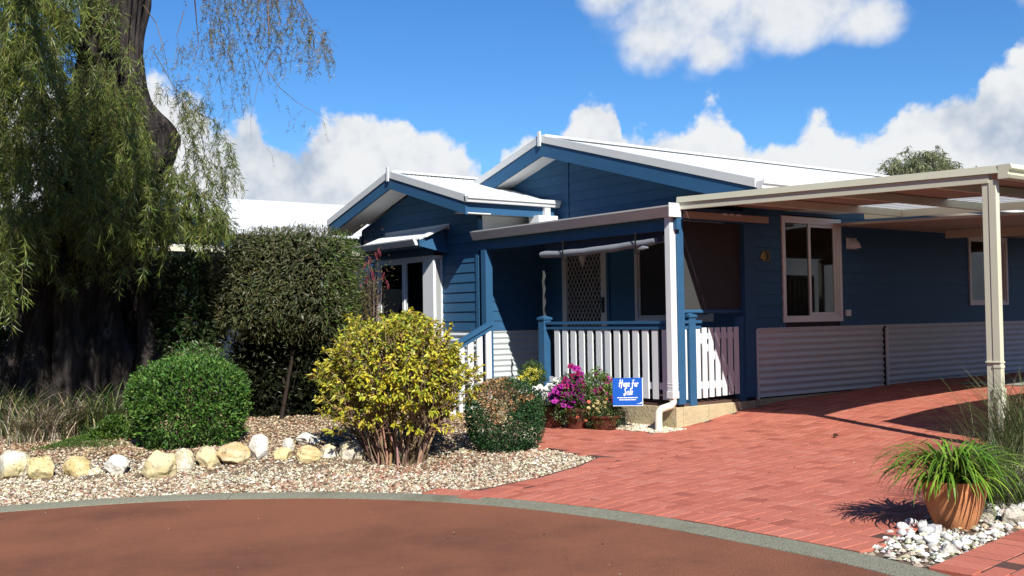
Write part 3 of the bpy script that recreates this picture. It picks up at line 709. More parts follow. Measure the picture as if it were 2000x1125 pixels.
# steps and their sloping handrail
for k in range(2): MB().box(-3.55, -0.30*(k+1), -1.6, -2.52, -0.30*k-0.014, -1.15-0.12*k).build('step', LIME, house, bevel=0.006)
st = MB().beam((-3.52, -0.06, -0.06), (-3.52, -1.0, -0.50), 0.09, 0.05).beam((-3.52, -0.06, -0.13), (-3.52, -1.0, -0.57), 0.04, 0.05).build('stair_rail', BLUE, house)
for k in range(6):
    y = -0.14-0.155*k; MB().box(-3.535, y-0.045, -1.35, -3.505, y+0.045, -0.13+0.468*(y+0.06)-0.02).build('picket', WHITE, st)
# balustrade
bal = MB().box(-2.354, -0.035, -0.10, -0.072, 0.055, -0.065).box(-2.354, -0.02, -0.165, -0.072, 0.04, -0.13).build('balustrade', BLUE, house)
MB().box(-2.34, 0.012, -0.87, -0.072, 0.04, -0.79).build('bottom_rail', WHITE, bal)
for k in range(13):
    x = -2.145+0.1655*k
    if x < -0.10: MB().box(x-0.05, -0.010, -0.985, x+0.05, 0.010, -0.17).build('picket', WHITE, bal, bevel=0.003)
def post_cap(mb, x0, y0, x1, y1, z):
    mb.box(x0-0.015, y0-0.015, z, x1+0.015, y1+0.015, z+0.025); cx_, cy_ = (x0+x1)/2, (y0+y1)/2
    mb.add([(x0-0.015, y0-0.015, z+0.026), (x1+0.015, y0-0.015, z+0.026), (x1+0.015, y1+0.015, z+0.026), (x0-0.015, y1+0.015, z+0.026), (cx_, cy_, z+0.055)], [(0,1,4),(1,2,4),(2,3,4),(3,0,4)])
nb = MB().box(-2.475, -0.055, -1.35, -2.355, 0.065, -0.035); post_cap(nb, -2.475, -0.055, -2.355, 0.065, -0.035); nb.build('newel_post', BLUE, house)
nb = MB().box(-0.11, 0.235, -1.06, 0.0, 0.345, -0.03); post_cap(nb, -0.11, 0.235, 0.0, 0.345, -0.03); nb.build('newel_post', BLUE, house)
nb = MB().box(-0.11, 1.13, -1.06, 0.0, 1.215, -0.03); nb.build('newel_post', BLUE, house)
sb = MB().box(-0.09, 0.126, -0.10, 0.0, 0.234, -0.065).box(-0.07, 0.126, -0.165, -0.015, 0.234, -0.13).box(-0.09, 0.346, -0.10, 0.0, 0.45, -0.065).box(-0.07, 0.346, -0.165, -0.015, 0.45, -0.13).build('side_balustrade', BLUE, house)
MB().box(-0.045, 0.14, -0.985, -0.022, 0.215, -0.17).build('picket', WHITE, sb)
gate = MB().box(-0.065, 0.385, -0.875, -0.04, 1.10, -0.79).box(-0.065, 0.385, -0.29, -0.04, 1.10, -0.22)
gate.prism([(-0.065, 0.42, -0.30), (-0.065, 0.50, -0.29), (-0.065, 1.08, -0.72), (-0.065, 1.08, -0.79), (-0.065, 1.0, -0.79)], (0.025, 0, 0))
g_o = gate.build('gate', WHITE, house)
for k in range(7):
    y = 0.40+0.113*k
    zt, zb = (-0.17 if k == 0 else -0.155), (-0.985 + 0.003*k)
    MB().box(-0.038, y-0.038, zb, -0.018, y+0.038, zt).build('picket', WHITE, g_o, bevel=0.003)
# security door with a diamond grille
dr = MB(); dx0, dx1, dz0, dz1 = DOOR; dy = FW-0.02
ring(dr, dy, dx0+0.1, dx1-0.11, dz0, dz1, 0.0001, -0.01, 0.0)
dr = MB(); dr.box(dx0, dy-0.012, dz0, dx0+0.10, dy+0.03, dz1).box(dx1-0.115, dy-0.012, dz0, dx1, dy+0.03, dz1).box(dx0+0.10, dy-0.012, dz1-0.09, dx1-0.115, dy+0.03, dz1).box(dx0+0.10, dy-0.012, dz0, dx1-0.115, dy+0.03, dz0+0.16)
do = dr.build('security_door', ALU, house)
gr = MB(); gx0, gx1, gz0, gz1 = dx0+0.10, dx1-0.115, dz0+0.16, dz1-0.09; pw, ph = 0.078, 0.125
for sg in (1, -1):
    k = -30
    while k < 40:
        x0 = gx0+k*pw; a_z, b_z = gz0, gz1; sl_ = ph/pw*sg   # line z = gz0 + sl*(x-x0)
        xs_ = sorted([x0+(gz0-gz0)/sl_, x0+(gz1-gz0)/sl_]); xa, xb = max(gx0, xs_[0]), min(gx1, xs_[1])
        if xb-xa > 0.01: gr.beam((xa, dy+0.006, gz0+sl_*(xa-x0)), (xb, dy+0.006, gz0+sl_*(xb-x0)), 0.006, 0.008, up=(0, 1, 0))
        k += 1
gr.build('diamond_grille', ALU, do)
MB().box(dx1-0.085, dy-0.035, 0.05, dx1-0.045, dy-0.0125, 0.27).tube([(dx1-0.065, dy-0.03, 0.20), (dx1-0.065, dy-0.06, 0.20), (dx1-0.155, dy-0.06, 0.20)], 0.009, 8).build('handle', BLACK, do)
MB().box(dx0-0.05, FW-0.026, dz0, dx0-0.002, FW-0.0, dz1+0.05).box(dx1+0.002, FW-0.026, dz0, dx1+0.05, FW, dz1+0.05).box(dx0-0.002, FW-0.026, dz1+0.002, dx1+0.002, FW, dz1+0.05).build('door_frame', BLUE, house)
def window_front(y, x0, x1, z0, z1, parent):
    f = MB(); ring(f, y, x0-0.055, x1+0.055, z0-0.055, z1+0.055, 0.055, -0.01, 0.028); ring(f, y, x0, x1, z0, z1, 0.035, -0.02, 0.014); f.box((x0+x1)/2-0.02, y-0.012, z0+0.035, (x0+x1)/2+0.02, y+0.015, z1-0.035)
    w = f.build('window', ALU, parent)
    MB().box(x0+0.035, y+0.003, z0+0.035, x1-0.035, y+0.007, z1-0.035).build('pane', GLASS, w)
    return w
window_front(FW, *WIN3, house)
def window_side(y0, y1, z0, z1, curtain):
    f = MB(); rings(f, 0.0, y0-0.05, y1+0.05, z0-0.05, z1+0.05, 0.05, -0.02, 0.03); rings(f, 0.0, y0, y1, z0, z1, 0.03, -0.04, 0.012)
    w = f.build('window', WHITE, house); ym = (y0+y1)/2
    s_ = MB(); rings(s_, 0.0, ym-0.03, y1-0.031, z0+0.031, z1-0.031, 0.04, -0.034, -0.012); s_.build('sash', WHITE, w)
    MB().box(-0.03, y0+0.03, z0+0.03, -0.026, ym-0.031, z1-0.03).build('pane', GLASS, w)
    MB().box(-0.024, ym+0.01, z0+0.07, -0.020, y1-0.071, z1-0.07).build('pane', GLASS, w)
    if curtain:
        V, F = [], []; n = 90; cy0, cy1 = y0+0.02, ym+0.02
        for i in range(n+1):
            y = cy0+(cy1-cy0)*i/n; dx = 0.02*math.sin(i*0.62)+0.012*math.sin(i*0.27+1); V += [(-0.07+dx, y, z0), (-0.07+dx*0.6, y, z1)]
        for i in range(n): F.append((2*i, 2*i+1, 2*i+3, 2*i+2))
        MB().add(V, F).build('curtain', CLOTH, w, smooth=True)
    MB().box(-0.6, y0-0.4, z0-0.3, -0.55, y1+0.4, z1+0.3).build('room_backing', DARK, w)
window_side(*SW, True); window_side(*SW2, False)
# dome light, power point, house number
dl = MB(); V, F = [], []
for i in range(9):
    ph = math.pi/2*i/8
    for k in range(17):
        t = math.pi*k/16; V.append((0.02+0.15*math.sin(ph)*0.9, 3.37+0.105*math.cos(t)*math.cos(ph)*1.0, 0.86+0.13*math.sin(t)*math.cos(ph)))
for i in range(8):
    for k in range(16): F.append((i*17+k, (i+1)*17+k, (i+1)*17+k+1, i*17+k+1))
dl.add(V, F).box(0.017, 3.26, 0.85, 0.03, 3.48, 1.0).build('wall_light', WHITE, house, smooth=True)
MB().box(0.017, 3.20, -0.05, 0.045, 3.30, 0.035).build('power_point', WHITE, house, bevel=0.003)
def strokes(mb, lines, org, ex_, ez_, sc, w, depth):
    """pen strokes as small bars on the plane spanned by ex_ and ez_"""
    org, ex_, ez_ = Vector(org), Vector(ex_).normalized(), Vector(ez_).normalized(); nr = ex_.cross(ez_)
    for L in lines:
        P = [org+ex_*(x*sc)+ez_*(z*sc) for x, z in L]
        for a, b in zip(P[:-1], P[1:]):
            d = (b-a).normalized(); sd = d.cross(nr)*w/2; e = d*w*0.3
            mb.prism([a-e-sd, b+e-sd, b+e+sd, a-e+sd], nr*depth)
nm = MB()
circ = lambda cx_, cz_, rx, rz, n=14, a0=0, a1=360: [(cx_+rx*math.cos(R(a0+(a1-a0)*i/n)), cz_+rz*math.sin(R(a0+(a1-a0)*i/n))) for i in range(n+1)]
strokes(nm, [[(0.55, 0), (0.55, 1), (0, 0.3), (0.75, 0.3)], circ(1.2, 0.5, 0.3, 0.5)], (0.018, 1.50, 0.66), (0, 1, 0), (0, 0, 1), 0.11, 0.022, 0.008)
nm.build('house_number', BRASS, house)

# blinds hung in the verandah openings (they hang, so they are things of their own)
b_ = root('cafe_blind', (-1.3, 0.02, 0.8), 'grey rolled up blind slung across the front of the verandah', 'blind')
MB().box(-2.42, 0.036, 0.86, -0.20, 0.042, 1.13).build('blind_cloth', MESHBLIND, b_)
pth, rad = [], []
for i in range(25):
    t = i/24; x = -2.45+2.17*t; pth.append((x, 0.0+0.004*math.sin(9*t), 0.835-0.03*math.sin(math.pi*t)*(1-t*0.4)+0.003*math.sin(i*1.1)+0.035*t)); rad.append(0.046*(1+0.05*math.sin(i*1.3)) if 0 < i < 24 else 0.04)
ro = MB().tube(pth, rad, 12)
ro.tube([(-0.52, -0.055, 0.79), (-0.45, -0.05, 0.80), (-0.38, -0.035, 0.80)], [0.012, 0.028, 0.01], 8)
ro.build('blind_roll', ROLLC, b_, smooth=True)
for x in (-1.92, -0.56): MB().box(x-0.012, -0.072, 0.75, x+0.012, -0.066, 1.0).box(x-0.012, -0.066, 0.735, x+0.012, 0.03, 0.742).build('strap', BLACK, b_)
sb_ = root('side_blind', (-0.03, 0.7, 0.0), 'dark shade cloth blind lowered behind the side gate of the verandah', 'blind')
MB().box(-0.055, 0.13, 0.05, -0.049, 1.21, 1.10).build('blind_cloth', SIDEBLIND, sb_)
MB().tube([(-0.052, 0.13, 0.035), (-0.052, 1.21, 0.035)], 0.025, 10).build('blind_bar', BLUE, sb_, smooth=True)
cb = root('clear_blind', (-2.42, 0.0, 0.0), 'narrow strip of crumpled clear plastic blind tied beside the steps', 'blind')
V, F = [], []
for i in range(31):
    z = 0.62-1.0*i/30*0.8; w = 0.05+0.03*math.sin(i*0.9); 
    for k in range(5): V.append((-2.44+0.006*math.sin(i*0.7+k*1.2)+0.006*k, 0.0+0.5*w*(k/4)+0.004*math.sin(i*0.9+k), z))
for i in range(30):
    for k in range(4): a_ = i*5+k; F.append((a_, a_+1, a_+6, a_+5))
MB().add(V, F).build('plastic_sheet', SIDEBLIND, cb, smooth=True)
lt = root('hanging_lantern', (-2.3, 0.6, 0.75), 'small glass lantern hanging under the verandah roof beside the door', 'lantern')
MB().tube([(-2.3, 0.6, 1.13), (-2.3, 0.6, 0.93)], 0.004, 6).lathe([(0.001, 0.94), (0.03, 0.93), (0.035, 0.91)], 12, o=(-2.3, 0.6, 0)).build('hanger', BLACK, lt)
MB().lathe([(0.035, 0.91), (0.06, 0.86), (0.055, 0.80), (0.025, 0.73), (0.008, 0.68), (0.001, 0.67)], 14, o=(-2.3, 0.6, 0)).build('glass_drop', ALU, lt, smooth=True)

# ------------------------------------------------------------------ carport
cp = root('carport', (3.72, 0.05, -1.18), 'cream steel carport with a flat roof and one post by the driveway', 'carport')
CX0, CX1, CY0, CY1 = 0.07, 3.86, 0.0, 2.95
cz = lambda x: 1.355-0.031*(x-CX0)          # top of the front edge; the roof falls to the right
def cbeam(name, x0, x1, y0, y1, t0, t1, parent=cp, mat=CREAM):
    """a member following the fall: t0, t1 = depth of its top and bottom below the roof line"""
    V = [(x0, y0, cz(x0)-t1), (x1, y0, cz(x1)-t1), (x1, y1, cz(x1)-t1), (x0, y1, cz(x0)-t1), (x0, y0, cz(x0)-t0), (x1, y0, cz(x1)-t0), (x1, y1, cz(x1)-t0), (x0, y1, cz(x0)-t0)]
    return MB().add(V, [(0,3,2,1),(4,5,6,7),(0,1,5,4),(1,2,6,5),(2,3,7,6),(3,0,4,7)]).build(name, mat, parent)
MB().add([(CX0, CY0-0.012, cz(CX0)-0.066), (CX1, CY0-0.012, cz(CX1)-0.066), (CX1, CY0-0.002, cz(CX1)), (CX0, CY0-0.002, cz(CX0)), (CX0, CY0+0.03, cz(CX0)-0.066), (CX1, CY0+0.03, cz(CX1)-0.066), (CX1, CY0+0.03, cz(CX1)), (CX0, CY0+0.03, cz(CX0))],
         [(0,1,2,3),(1,5,6,2),(5,4,7,6),(4,0,3,7),(3,2,6,7),(4,5,1,0)]).build('front_capping', CREAM, cp)
cbeam('front_beam', CX0, CX1-0.1, CY0+0.005, CY0+0.055, 0.068, 0.145)
MB().box(CX0-0.005, CY0+0.0, 1.20, CX0+0.02, CY0+0.06, 1.28).build('beam_cap', CREAM, cp)
# roof sheeting: solid part, clear strip
YS0, YS1 = 2.02, 2.90
def csheet(name, y0, y1, mat, drop=0.0):
    V, F = [], []; n = max(2, int((y1-y0)/0.2)); m = 2
    ys_ = []
    y = y0
    while y < y1-1e-4:
        for dy, dz in ((0, 0), (0.16, 0), (0.17, 0.028), (0.20, 0.028), (0.21, 0)):
            if y+dy <= y1: ys_.append((y+dy, dz))
        y += 0.21
    ys_.append((y1, 0)); ys_ = [(a, b-drop) for a, b in ys_]
    for yy, dz in ys_: V += [(0.024, yy, cz(0.024)-0.055+dz), (CX1-0.03, yy, cz(CX1)-0.055+dz)]
    for i in range(len(ys_)-1): F.append((2*i, 2*i+1, 2*i+3, 2*i+2))
    return MB().add(V, F).build(name, mat, cp)
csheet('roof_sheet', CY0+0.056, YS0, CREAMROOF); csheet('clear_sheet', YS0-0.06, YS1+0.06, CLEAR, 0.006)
for x in (1.02, 2.14, 3.2): cbeam('rafter', x, x+0.06, CY0+0.057, YS1, 0.062, 0.145)
cbeam('rear_beam', 0.55, CX1-0.1, YS1+0.003, YS1+0.06, 0.05, 0.15)
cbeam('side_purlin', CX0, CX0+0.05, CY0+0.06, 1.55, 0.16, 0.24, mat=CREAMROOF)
for y in (0.7, 0.82, 0.94): MB().box(CX0+0.051, y, 1.175, CX0+0.075, y+0.07, 1.195).build('clip', WHITE, cp)
sec = [(CX1-0.01, 1.24), (CX1+0.10, 1.24), (CX1+0.115, 1.20), (CX1+0.085, 1.19), (CX1+0.075, 1.155), (CX1+0.105, 1.145), (CX1+0.09, 1.12), (CX1-0.01, 1.12)]
MB().prism([(a, CY0-0.01, b-0.002) for a, b in sec], (0, 9.0, 0)).build('gutter', CREAM, cp)
po = MB().box(3.69, 0.015, -1.22, 3.75, 0.075, cz(3.7)-0.147).build('post', CREAM, cp, bevel=0.004)
MB().box(3.752, 0.01, -0.72, 3.818, 0.07, 1.119).box(3.7515, 0.006, -0.50, 3.822, 0.074, -0.475).box(3.685, 0.002, -0.455, 3.823, 0.08, -0.44).box(3.7505, 0.0, -0.75, 3.828, 0.08, -0.67).build('downpipe', CREAM, cp, bevel=0.003)
MB().tube([(3.795, 0.038, -0.751), (3.795, 0.038, -0.84)], 0.044, 14).tube([(3.795, 0.038, -0.841), (3.795, 0.038, -1.25)], 0.039, 14).build('drain_pipe', PVC, cp, smooth=True)
# the rear, lower part of the carport
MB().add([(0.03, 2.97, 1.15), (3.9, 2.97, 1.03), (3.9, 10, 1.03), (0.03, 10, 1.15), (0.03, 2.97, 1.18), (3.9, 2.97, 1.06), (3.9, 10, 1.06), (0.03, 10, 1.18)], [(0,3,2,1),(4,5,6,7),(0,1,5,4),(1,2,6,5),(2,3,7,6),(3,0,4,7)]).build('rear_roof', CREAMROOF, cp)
for y in (4.9, 8.0): MB().beam((0.5, y, 1.07), (3.9, y, 0.96), 0.06, 0.11).build('rear_beam', CREAM, cp)
MB().box(3.78, 7.9, -1.05, 3.86, 7.98, 1.0).build('post', CREAM, cp)
# steel fence on the neighbour's boundary, just out of frame on the right; its shade lies on the driveway
fe = root('boundary_fence', (4.36, 3.0, -1.2), 'beige ribbed steel boundary fence beyond the carport post', 'fence')
for k in range(6):
    y0 = 0.02+k*1.4
    MB().box(4.335, y0, -1.3, 4.385, y0+0.05, 0.76).build('fence_post', FENCEM, fe)
    V, F = [], []; n = 56
    for i in range(n+1):
        y = y0+0.052+(1.346)*i/n; dx = 0.018*(1 if (i//3) % 2 else -1); V += [(4.36+dx, y, -1.28), (4.36+dx, y, 0.70)]
    for i in range(n): F.append((2*i, 2*i+1, 2*i+3, 2*i+2))
    MB().add(V, F).build('fence_sheet', FENCEM, fe)
    MB().box(4.34, y0+0.052, 0.70, 4.38, y0+1.398, 0.74).build('fence_rail', FENCEM, fe)
# ------------------------------------------------------------------ the neighbour's house on the left
nh = root('neighbour_house', (-13, 4, -1.4), 'neighbouring white roofed house with a cream gutter behind the hedge', 'house')
nx, ny, nz, ns = -14.29, -1.43, 2.82, 4.3
MB().prism([(nx-3.9, ny+0.5, -1.6), (nx+3.7, ny+0.5, -1.6), (nx+3.7, ny+0.5, nz-3.7*TANP-0.1), (nx, ny+0.5, nz-0.1), (nx-3.9, ny+0.5, nz-3.9*TANP-0.1)], (0, 13, 0)).build('wall', NAVY, nh)
for sg in (1, -1): roof_sheet('roof', (nx, ny, nz), (nx, ny+14, nz), (sg*ns, 0, -ns*TANP), nh, METALW, n_per=4)
for sg in (1, -1): MB().prism([(nx, ny-0.01, nz-0.03), (nx, ny-0.01, nz-0.26), (nx+sg*ns, ny-0.01, nz-ns*TANP-0.26), (nx+sg*ns, ny-0.01, nz-ns*TANP-0.03)], (0, 0.04, 0)).build('barge_board', BLUE, nh)
MB().box(-10.2, -4.2, -1.6, -10.0, ny+0.49, 1.2).build('porch_wall', NAVY, nh)
MB().box(-13, -4.2, 1.27, -9.36, ny-0.02, 1.36).build('porch_roof', METALW, nh)
MB().box(-9.355, -4.2, 1.235, -9.27, 3.0, 1.335).build('gutter', CREAM, nh)
MB().box(-9.45, -1.0, -1.6, -9.38, -0.93, 1.23).build('post', ALU, nh)
# ------------------------------------------------------------------ leaf and blade builders (numpy)
def unit(a): return a/np.maximum(np.linalg.norm(a, axis=-1, keepdims=True), 1e-9)
def rnd(n): return unit(rng.normal(size=(n, 3)))
class LM:
    """gathers leaves, blades and little solids with one colour per face"""
    def __init__(s): s.V = []; s.F = {}; s.C = {}; s.n = 0
    def raw(s, V, F, C):
        F = np.asarray(F); k = F.shape[1]; s.F.setdefault(k, []).append(F+s.n); s.C.setdefault(k, []).append(np.asarray(C)); s.V.append(np.asarray(V)); s.n += len(V)
    def leaves(s, P, D, Nn, L, Wd, C, fold=0.18, droop=0.12):
        """diamond leaves folded along the midrib: two triangles each"""
        n = len(P); D = unit(D); Nn = unit(Nn - D*np.sum(Nn*D, 1, keepdims=True)); Sd = np.cross(D, Nn); L = np.broadcast_to(np.asarray(L, float), (n,))[:, None]; Wd = np.broadcast_to(np.asarray(Wd, float), (n,))[:, None]
        V = np.stack([P, P+D*L*0.45+Sd*Wd/2+Nn*Wd*fold, P+D*L-np.array([0, 0, 1])*L*droop, P+D*L*0.45-Sd*Wd/2+Nn*Wd*fold], 1).reshape(-1, 3)
        i = np.arange(n)*4; F = np.concatenate([np.stack([i, i+1, i+2], 1), np.stack([i, i+2, i+3], 1)]); s.raw(V, F, np.concatenate([C, C*0.97]))
    def broad(s, P, D, Nn, L, Wd, C, fold=0.2, droop=0.25):
        """oval leaves: two quads each side of the midrib"""
        n = len(P); D = unit(D); Nn = unit(Nn - D*np.sum(Nn*D, 1, keepdims=True)); Sd = np.cross(D, Nn); L = np.broadcast_to(np.asarray(L, float), (n,))[:, None]; Wd = np.broadcast_to(np.asarray(Wd, float), (n,))[:, None]; Zd = np.array([0, 0, -1.0])*L*droop
        V = np.stack([P, P+D*L*0.3+Sd*Wd*0.45+Nn*Wd*fold+Zd*0.1, P+D*L*0.68+Sd*Wd*0.4+Nn*Wd*fold+Zd*0.5, P+D*L+Zd, P+D*L*0.68-Sd*Wd*0.4+Nn*Wd*fold+Zd*0.5, P+D*L*0.3-Sd*Wd*0.45+Nn*Wd*fold+Zd*0.1], 1).reshape(-1, 3)
        i = np.arange(n)*6; F = np.concatenate([np.stack([i, i+1, i+2, i+3], 1), np.stack([i, i+3, i+4, i+5], 1)]); s.raw(V, F, np.concatenate([C, C*0.95]))
    def blades(s, P, az, e0, e1, L, Wd, C, k=7, twist=0.0):
        """strap leaves: start elevation e0, end elevation e1 (radians), azimuth az"""
        n = len(P); pos = P.copy(); H = np.stack([np.cos(az), np.sin(az), np.zeros(n)], 1); Sd = np.stack([-np.sin(az+twist), np.cos(az+twist), np.zeros(n)], 1); rows_ = []
        for j in range(k+1):
            t = j/k; w = (Wd*(0.55+0.9*t-1.45*t**3 if t < 1 else 0.0))[:, None]; w = np.maximum(w, 0.0004)
            rows_ += [pos-Sd*w/2, pos+Sd*w/2]; e = e0+(e1-e0)*(t**1.1); pos = pos+(H*np.cos(e)[:, None]+np.array([0, 0, 1])*np.sin(e)[:, None])*(L/k)[:, None]
        V = np.stack(rows_, 1).reshape(-1, 3); m = 2*(k+1); i = np.arange(n)*m
        F = np.concatenate([np.stack([i+2*j, i+2*j+1, i+2*j+3, i+2*j+2], 1) for j in range(k)]); s.raw(V, F, np.tile(C, (k, 1)))
    def sticks(s, A, B, r0, r1, C, k=4):
        n = len(A); d = unit(B-A); x = unit(np.cross(d, np.array([0.3, 0.5, 0.81]))); y = np.cross(d, x); V = []
        r0 = np.broadcast_to(np.asarray(r0, float), (n,))[:, None]; r1 = np.broadcast_to(np.asarray(r1, float), (n,))[:, None]
        for P, r in ((A, r0), (B, r1)):
            for j in range(k): t = 2*math.pi*j/k; V.append(P+(x*math.cos(t)+y*math.sin(t))*r)
        V = np.stack(V, 1).reshape(-1, 3); i = np.arange(n)*2*k
        F = np.concatenate([np.stack([i+j, i+(j+1) % k, i+k+(j+1) % k, i+k+j], 1) for j in range(k)]); s.raw(V, F, np.tile(C, (k, 1)))
    def build(s, name, mat, parent=None, kind=None, smooth=False):
        V = np.concatenate(s.V)
        if parent is not None:
            r = parent; off = np.zeros(3)
            while r is not None: off += np.array(r.location); r = r.parent
            V = V-off
        ks = sorted(s.F); C = np.concatenate([np.concatenate(s.C[k]) for k in ks])
        o = put(name, npmesh(name, V, [np.concatenate(s.F[k]) for k in ks], mat, col=np.clip(C, 0, 1), smooth=smooth), parent)
        if kind: o['kind'] = kind
        return o
def tint(base, n, v=0.25, h=0.12):
    base = np.asarray(base, float); return np.clip(base*(1+v*rng.normal(size=(n, 1)))*(1+h*rng.normal(size=(n, 3))), 0.003, 0.9)
def pick(cols, w, n, v=0.2, h=0.08):
    c = np.asarray(cols, float)[rng.choice(len(cols), n, p=np.asarray(w, float)/sum(w))]; return np.clip(c*(1+v*rng.normal(size=(n, 1)))*(1+h*rng.normal(size=(n, 3))), 0.003, 0.9)
def vnoise(P, f, seed=0):
    """cheap smooth noise from sines"""
    r = np.random.default_rng(seed); o = np.zeros(len(P))
    for k in range(7):
        w = r.normal(size=3)*f*(1+0.5*k); o += np.sin(P @ w + r.uniform(0, 6.28))/(1+0.45*k)
    return o/2.2
CARDS = np.array([0, 0, 1.0])
GZ = lambda x, y: float(G(x, y))

# ------------------------------------------------------------------ gravel
BED = [(-5.0, -8.6), (-1.5, -7.1), (0.2, -4.9), (1.5, -4.0), (1.42, -3.0), (1.0, -1.9), (-0.3, -1.65), (-1.6, -0.6), (-3.4, -0.7), (-8.2, -0.3), (-8.4, -4.0), (-9.5, -7.5)]
garden = poly_sheet('garden_bed', [tuple(p) for p in KR[::3] if -6 < p[0] < 1.35 and p[1] < -4.08][::1] + [(1.45, -3.6), (1.40, -3.07), (1.2, -2.5), (0.93, -2.04), (-0.36, -1.78), (-0.98, -1.32), (-1.5, -0.82), (-1.55, -0.02), (-3.9, -0.02), (-7.6, -0.02), (-12, -0.6), (-13, -6), (-9, -11)], -0.008, SOIL)
t_ = (1+5**.5)/2
OCT = unit(np.array([(1,0,0),(-1,0,0),(0,1,0),(0,-1,0),(0,0,1),(0,0,-1)], float)); OCTF = np.array([(0,2,4),(2,1,4),(1,3,4),(3,0,4),(2,0,5),(1,2,5),(3,1,5),(0,3,5)])
ICO = unit(np.array([(-1,t_,0),(1,t_,0),(-1,-t_,0),(1,-t_,0),(0,-1,t_),(0,1,t_),(0,-1,-t_),(0,1,-t_),(t_,0,-1),(t_,0,1),(-t_,0,-1),(-t_,0,1)], float))
ICOF = np.array([(0,11,5),(0,5,1),(0,1,7),(0,7,10),(0,10,11),(1,5,9),(5,11,4),(11,10,2),(10,7,6),(7,1,8),(3,9,4),(3,4,2),(3,2,6),(3,6,8),(3,8,9),(4,9,5),(2,4,11),(6,2,10),(8,6,7),(9,8,1)])
def stones(P, r, C, base=ICO, bf=ICOF, flat=0.6):
    n = len(P); m = len(base); jit = 1+0.18*rng.normal(size=(n, m, 1)); sc = np.stack([1+0.35*rng.random(n), 0.75+0.3*rng.random(n), flat+0.25*rng.random(n)], 1)[:, None, :]
    a = rng.uniform(0, 6.28, n); c, s_ = np.cos(a), np.sin(a); V = base[None]*jit*sc*r[:, None, None]
    x = V[..., 0]*c[:, None]-V[..., 1]*s_[:, None]; y = V[..., 0]*s_[:, None]+V[..., 1]*c[:, None]; V = np.stack([x, y, V[..., 2]], -1)+P[:, None, :]
    F = (bf[None]+(np.arange(n)*m)[:, None, None]).reshape(-1, 3); return V.reshape(-1, 3), F, np.repeat(C, len(bf), 0)
def scatter(n, poly):
    P = np.array(poly); lo, hi = P.min(0), P.max(0); q = rng.uniform(lo, hi, (n, 2)); return q[inpoly(q, poly)]
q = scatter(240000, BED)
dk = np.min(np.hypot(q[:, None, 0]-KR[None, ::2, 0], q[:, None, 1]-KR[None, ::2, 1]), 1)
road_side = ((q-KR[np.argmin(np.hypot(q[:, None, 0]-KR[None, :, 0], q[:, None, 1]-KR[None, :, 1]), 1)])*KN[np.argmin(np.hypot(q[:, None, 0]-KR[None, :, 0], q[:, None, 1]-KR[None, :, 1]), 1)]).sum(1)
sd = side(q[:, 0], q[:, 1]); dd = (q[:, 0]-CAM[0])*FWD[0]+(q[:, 1]-CAM[1])*FWD[1]
keep = (road_side < -0.012) & ~inpoly(q, DRIVE_POLY) & ((sd < 0.6) | (rng.random(len(q)) < 0.55)) & (dd < 16) & (rng.random(len(q)) < np.clip(10.5/dd, 0, 1)**2)
ge2 = resample(garden_edge, 0.05); keep &= np.min(np.hypot(q[:, None, 0]-ge2[None, :, 0], q[:, None, 1]-ge2[None, :, 1]), 1) > 0.02
q = q[keep]; sd = sd[keep]; n = len(q)
r = rng.gamma(6, 0.00185, n).clip(0.005, 0.025)
z = G(q[:, 0], q[:, 1])-0.006+rng.uniform(0, 0.012, n)
redder = vnoise(np.c_[q, np.zeros(n)], 1.6, 4) + 0.35*vnoise(np.c_[q, np.zeros(n)], 5, 9)
cw = pick([(0.56, 0.53, 0.41), (0.40, 0.33, 0.22), (0.25, 0.175, 0.115), (0.66, 0.63, 0.54), (0.14, 0.10, 0.07)], [0.30, 0.26, 0.22, 0.10, 0.12], n, 0.14, 0.05)
cr = pick([(0.30, 0.135, 0.09), (0.36, 0.23, 0.155), (0.50, 0.44, 0.33), (0.17, 0.09, 0.06)], [0.35, 0.3, 0.2, 0.15], n, 0.14, 0.05)
mixr = rng.random(n) < np.clip(0.16+0.3*redder, 0, 0.8)
C = np.where(mixr[:, None], cr, cw)
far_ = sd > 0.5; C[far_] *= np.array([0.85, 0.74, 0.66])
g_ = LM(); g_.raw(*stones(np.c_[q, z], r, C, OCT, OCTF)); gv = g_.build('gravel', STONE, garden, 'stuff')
# gravel pocket beside the downpipe
q = scatter(5200, [(-1.35, -0.42), (0.11, -0.32), (0.17, 0.0), (0.02, 0.0), (-1.5, 0.0)]); n = len(q)
g_ = LM(); g_.raw(*stones(np.c_[q, G(q[:, 0], q[:, 1])+rng.uniform(-.004, .012, n)], rng.gamma(6, 0.002, n), pick([(0.62, 0.58, 0.46), (0.5, 0.42, 0.3), (0.3, 0.22, 0.16)], [5, 3, 2], n), OCT, OCTF)); o = g_.build('gravel_strip', STONE); tag(o, 'strip of pale gravel along the foot of the verandah wall', 'gravel', kind='stuff')
poly_sheet('gravel_pocket', [(-1.5, -0.47), (0.10, -0.335), (0.18, 0.01), (-1.5, -0.02)], -0.009, SOIL)

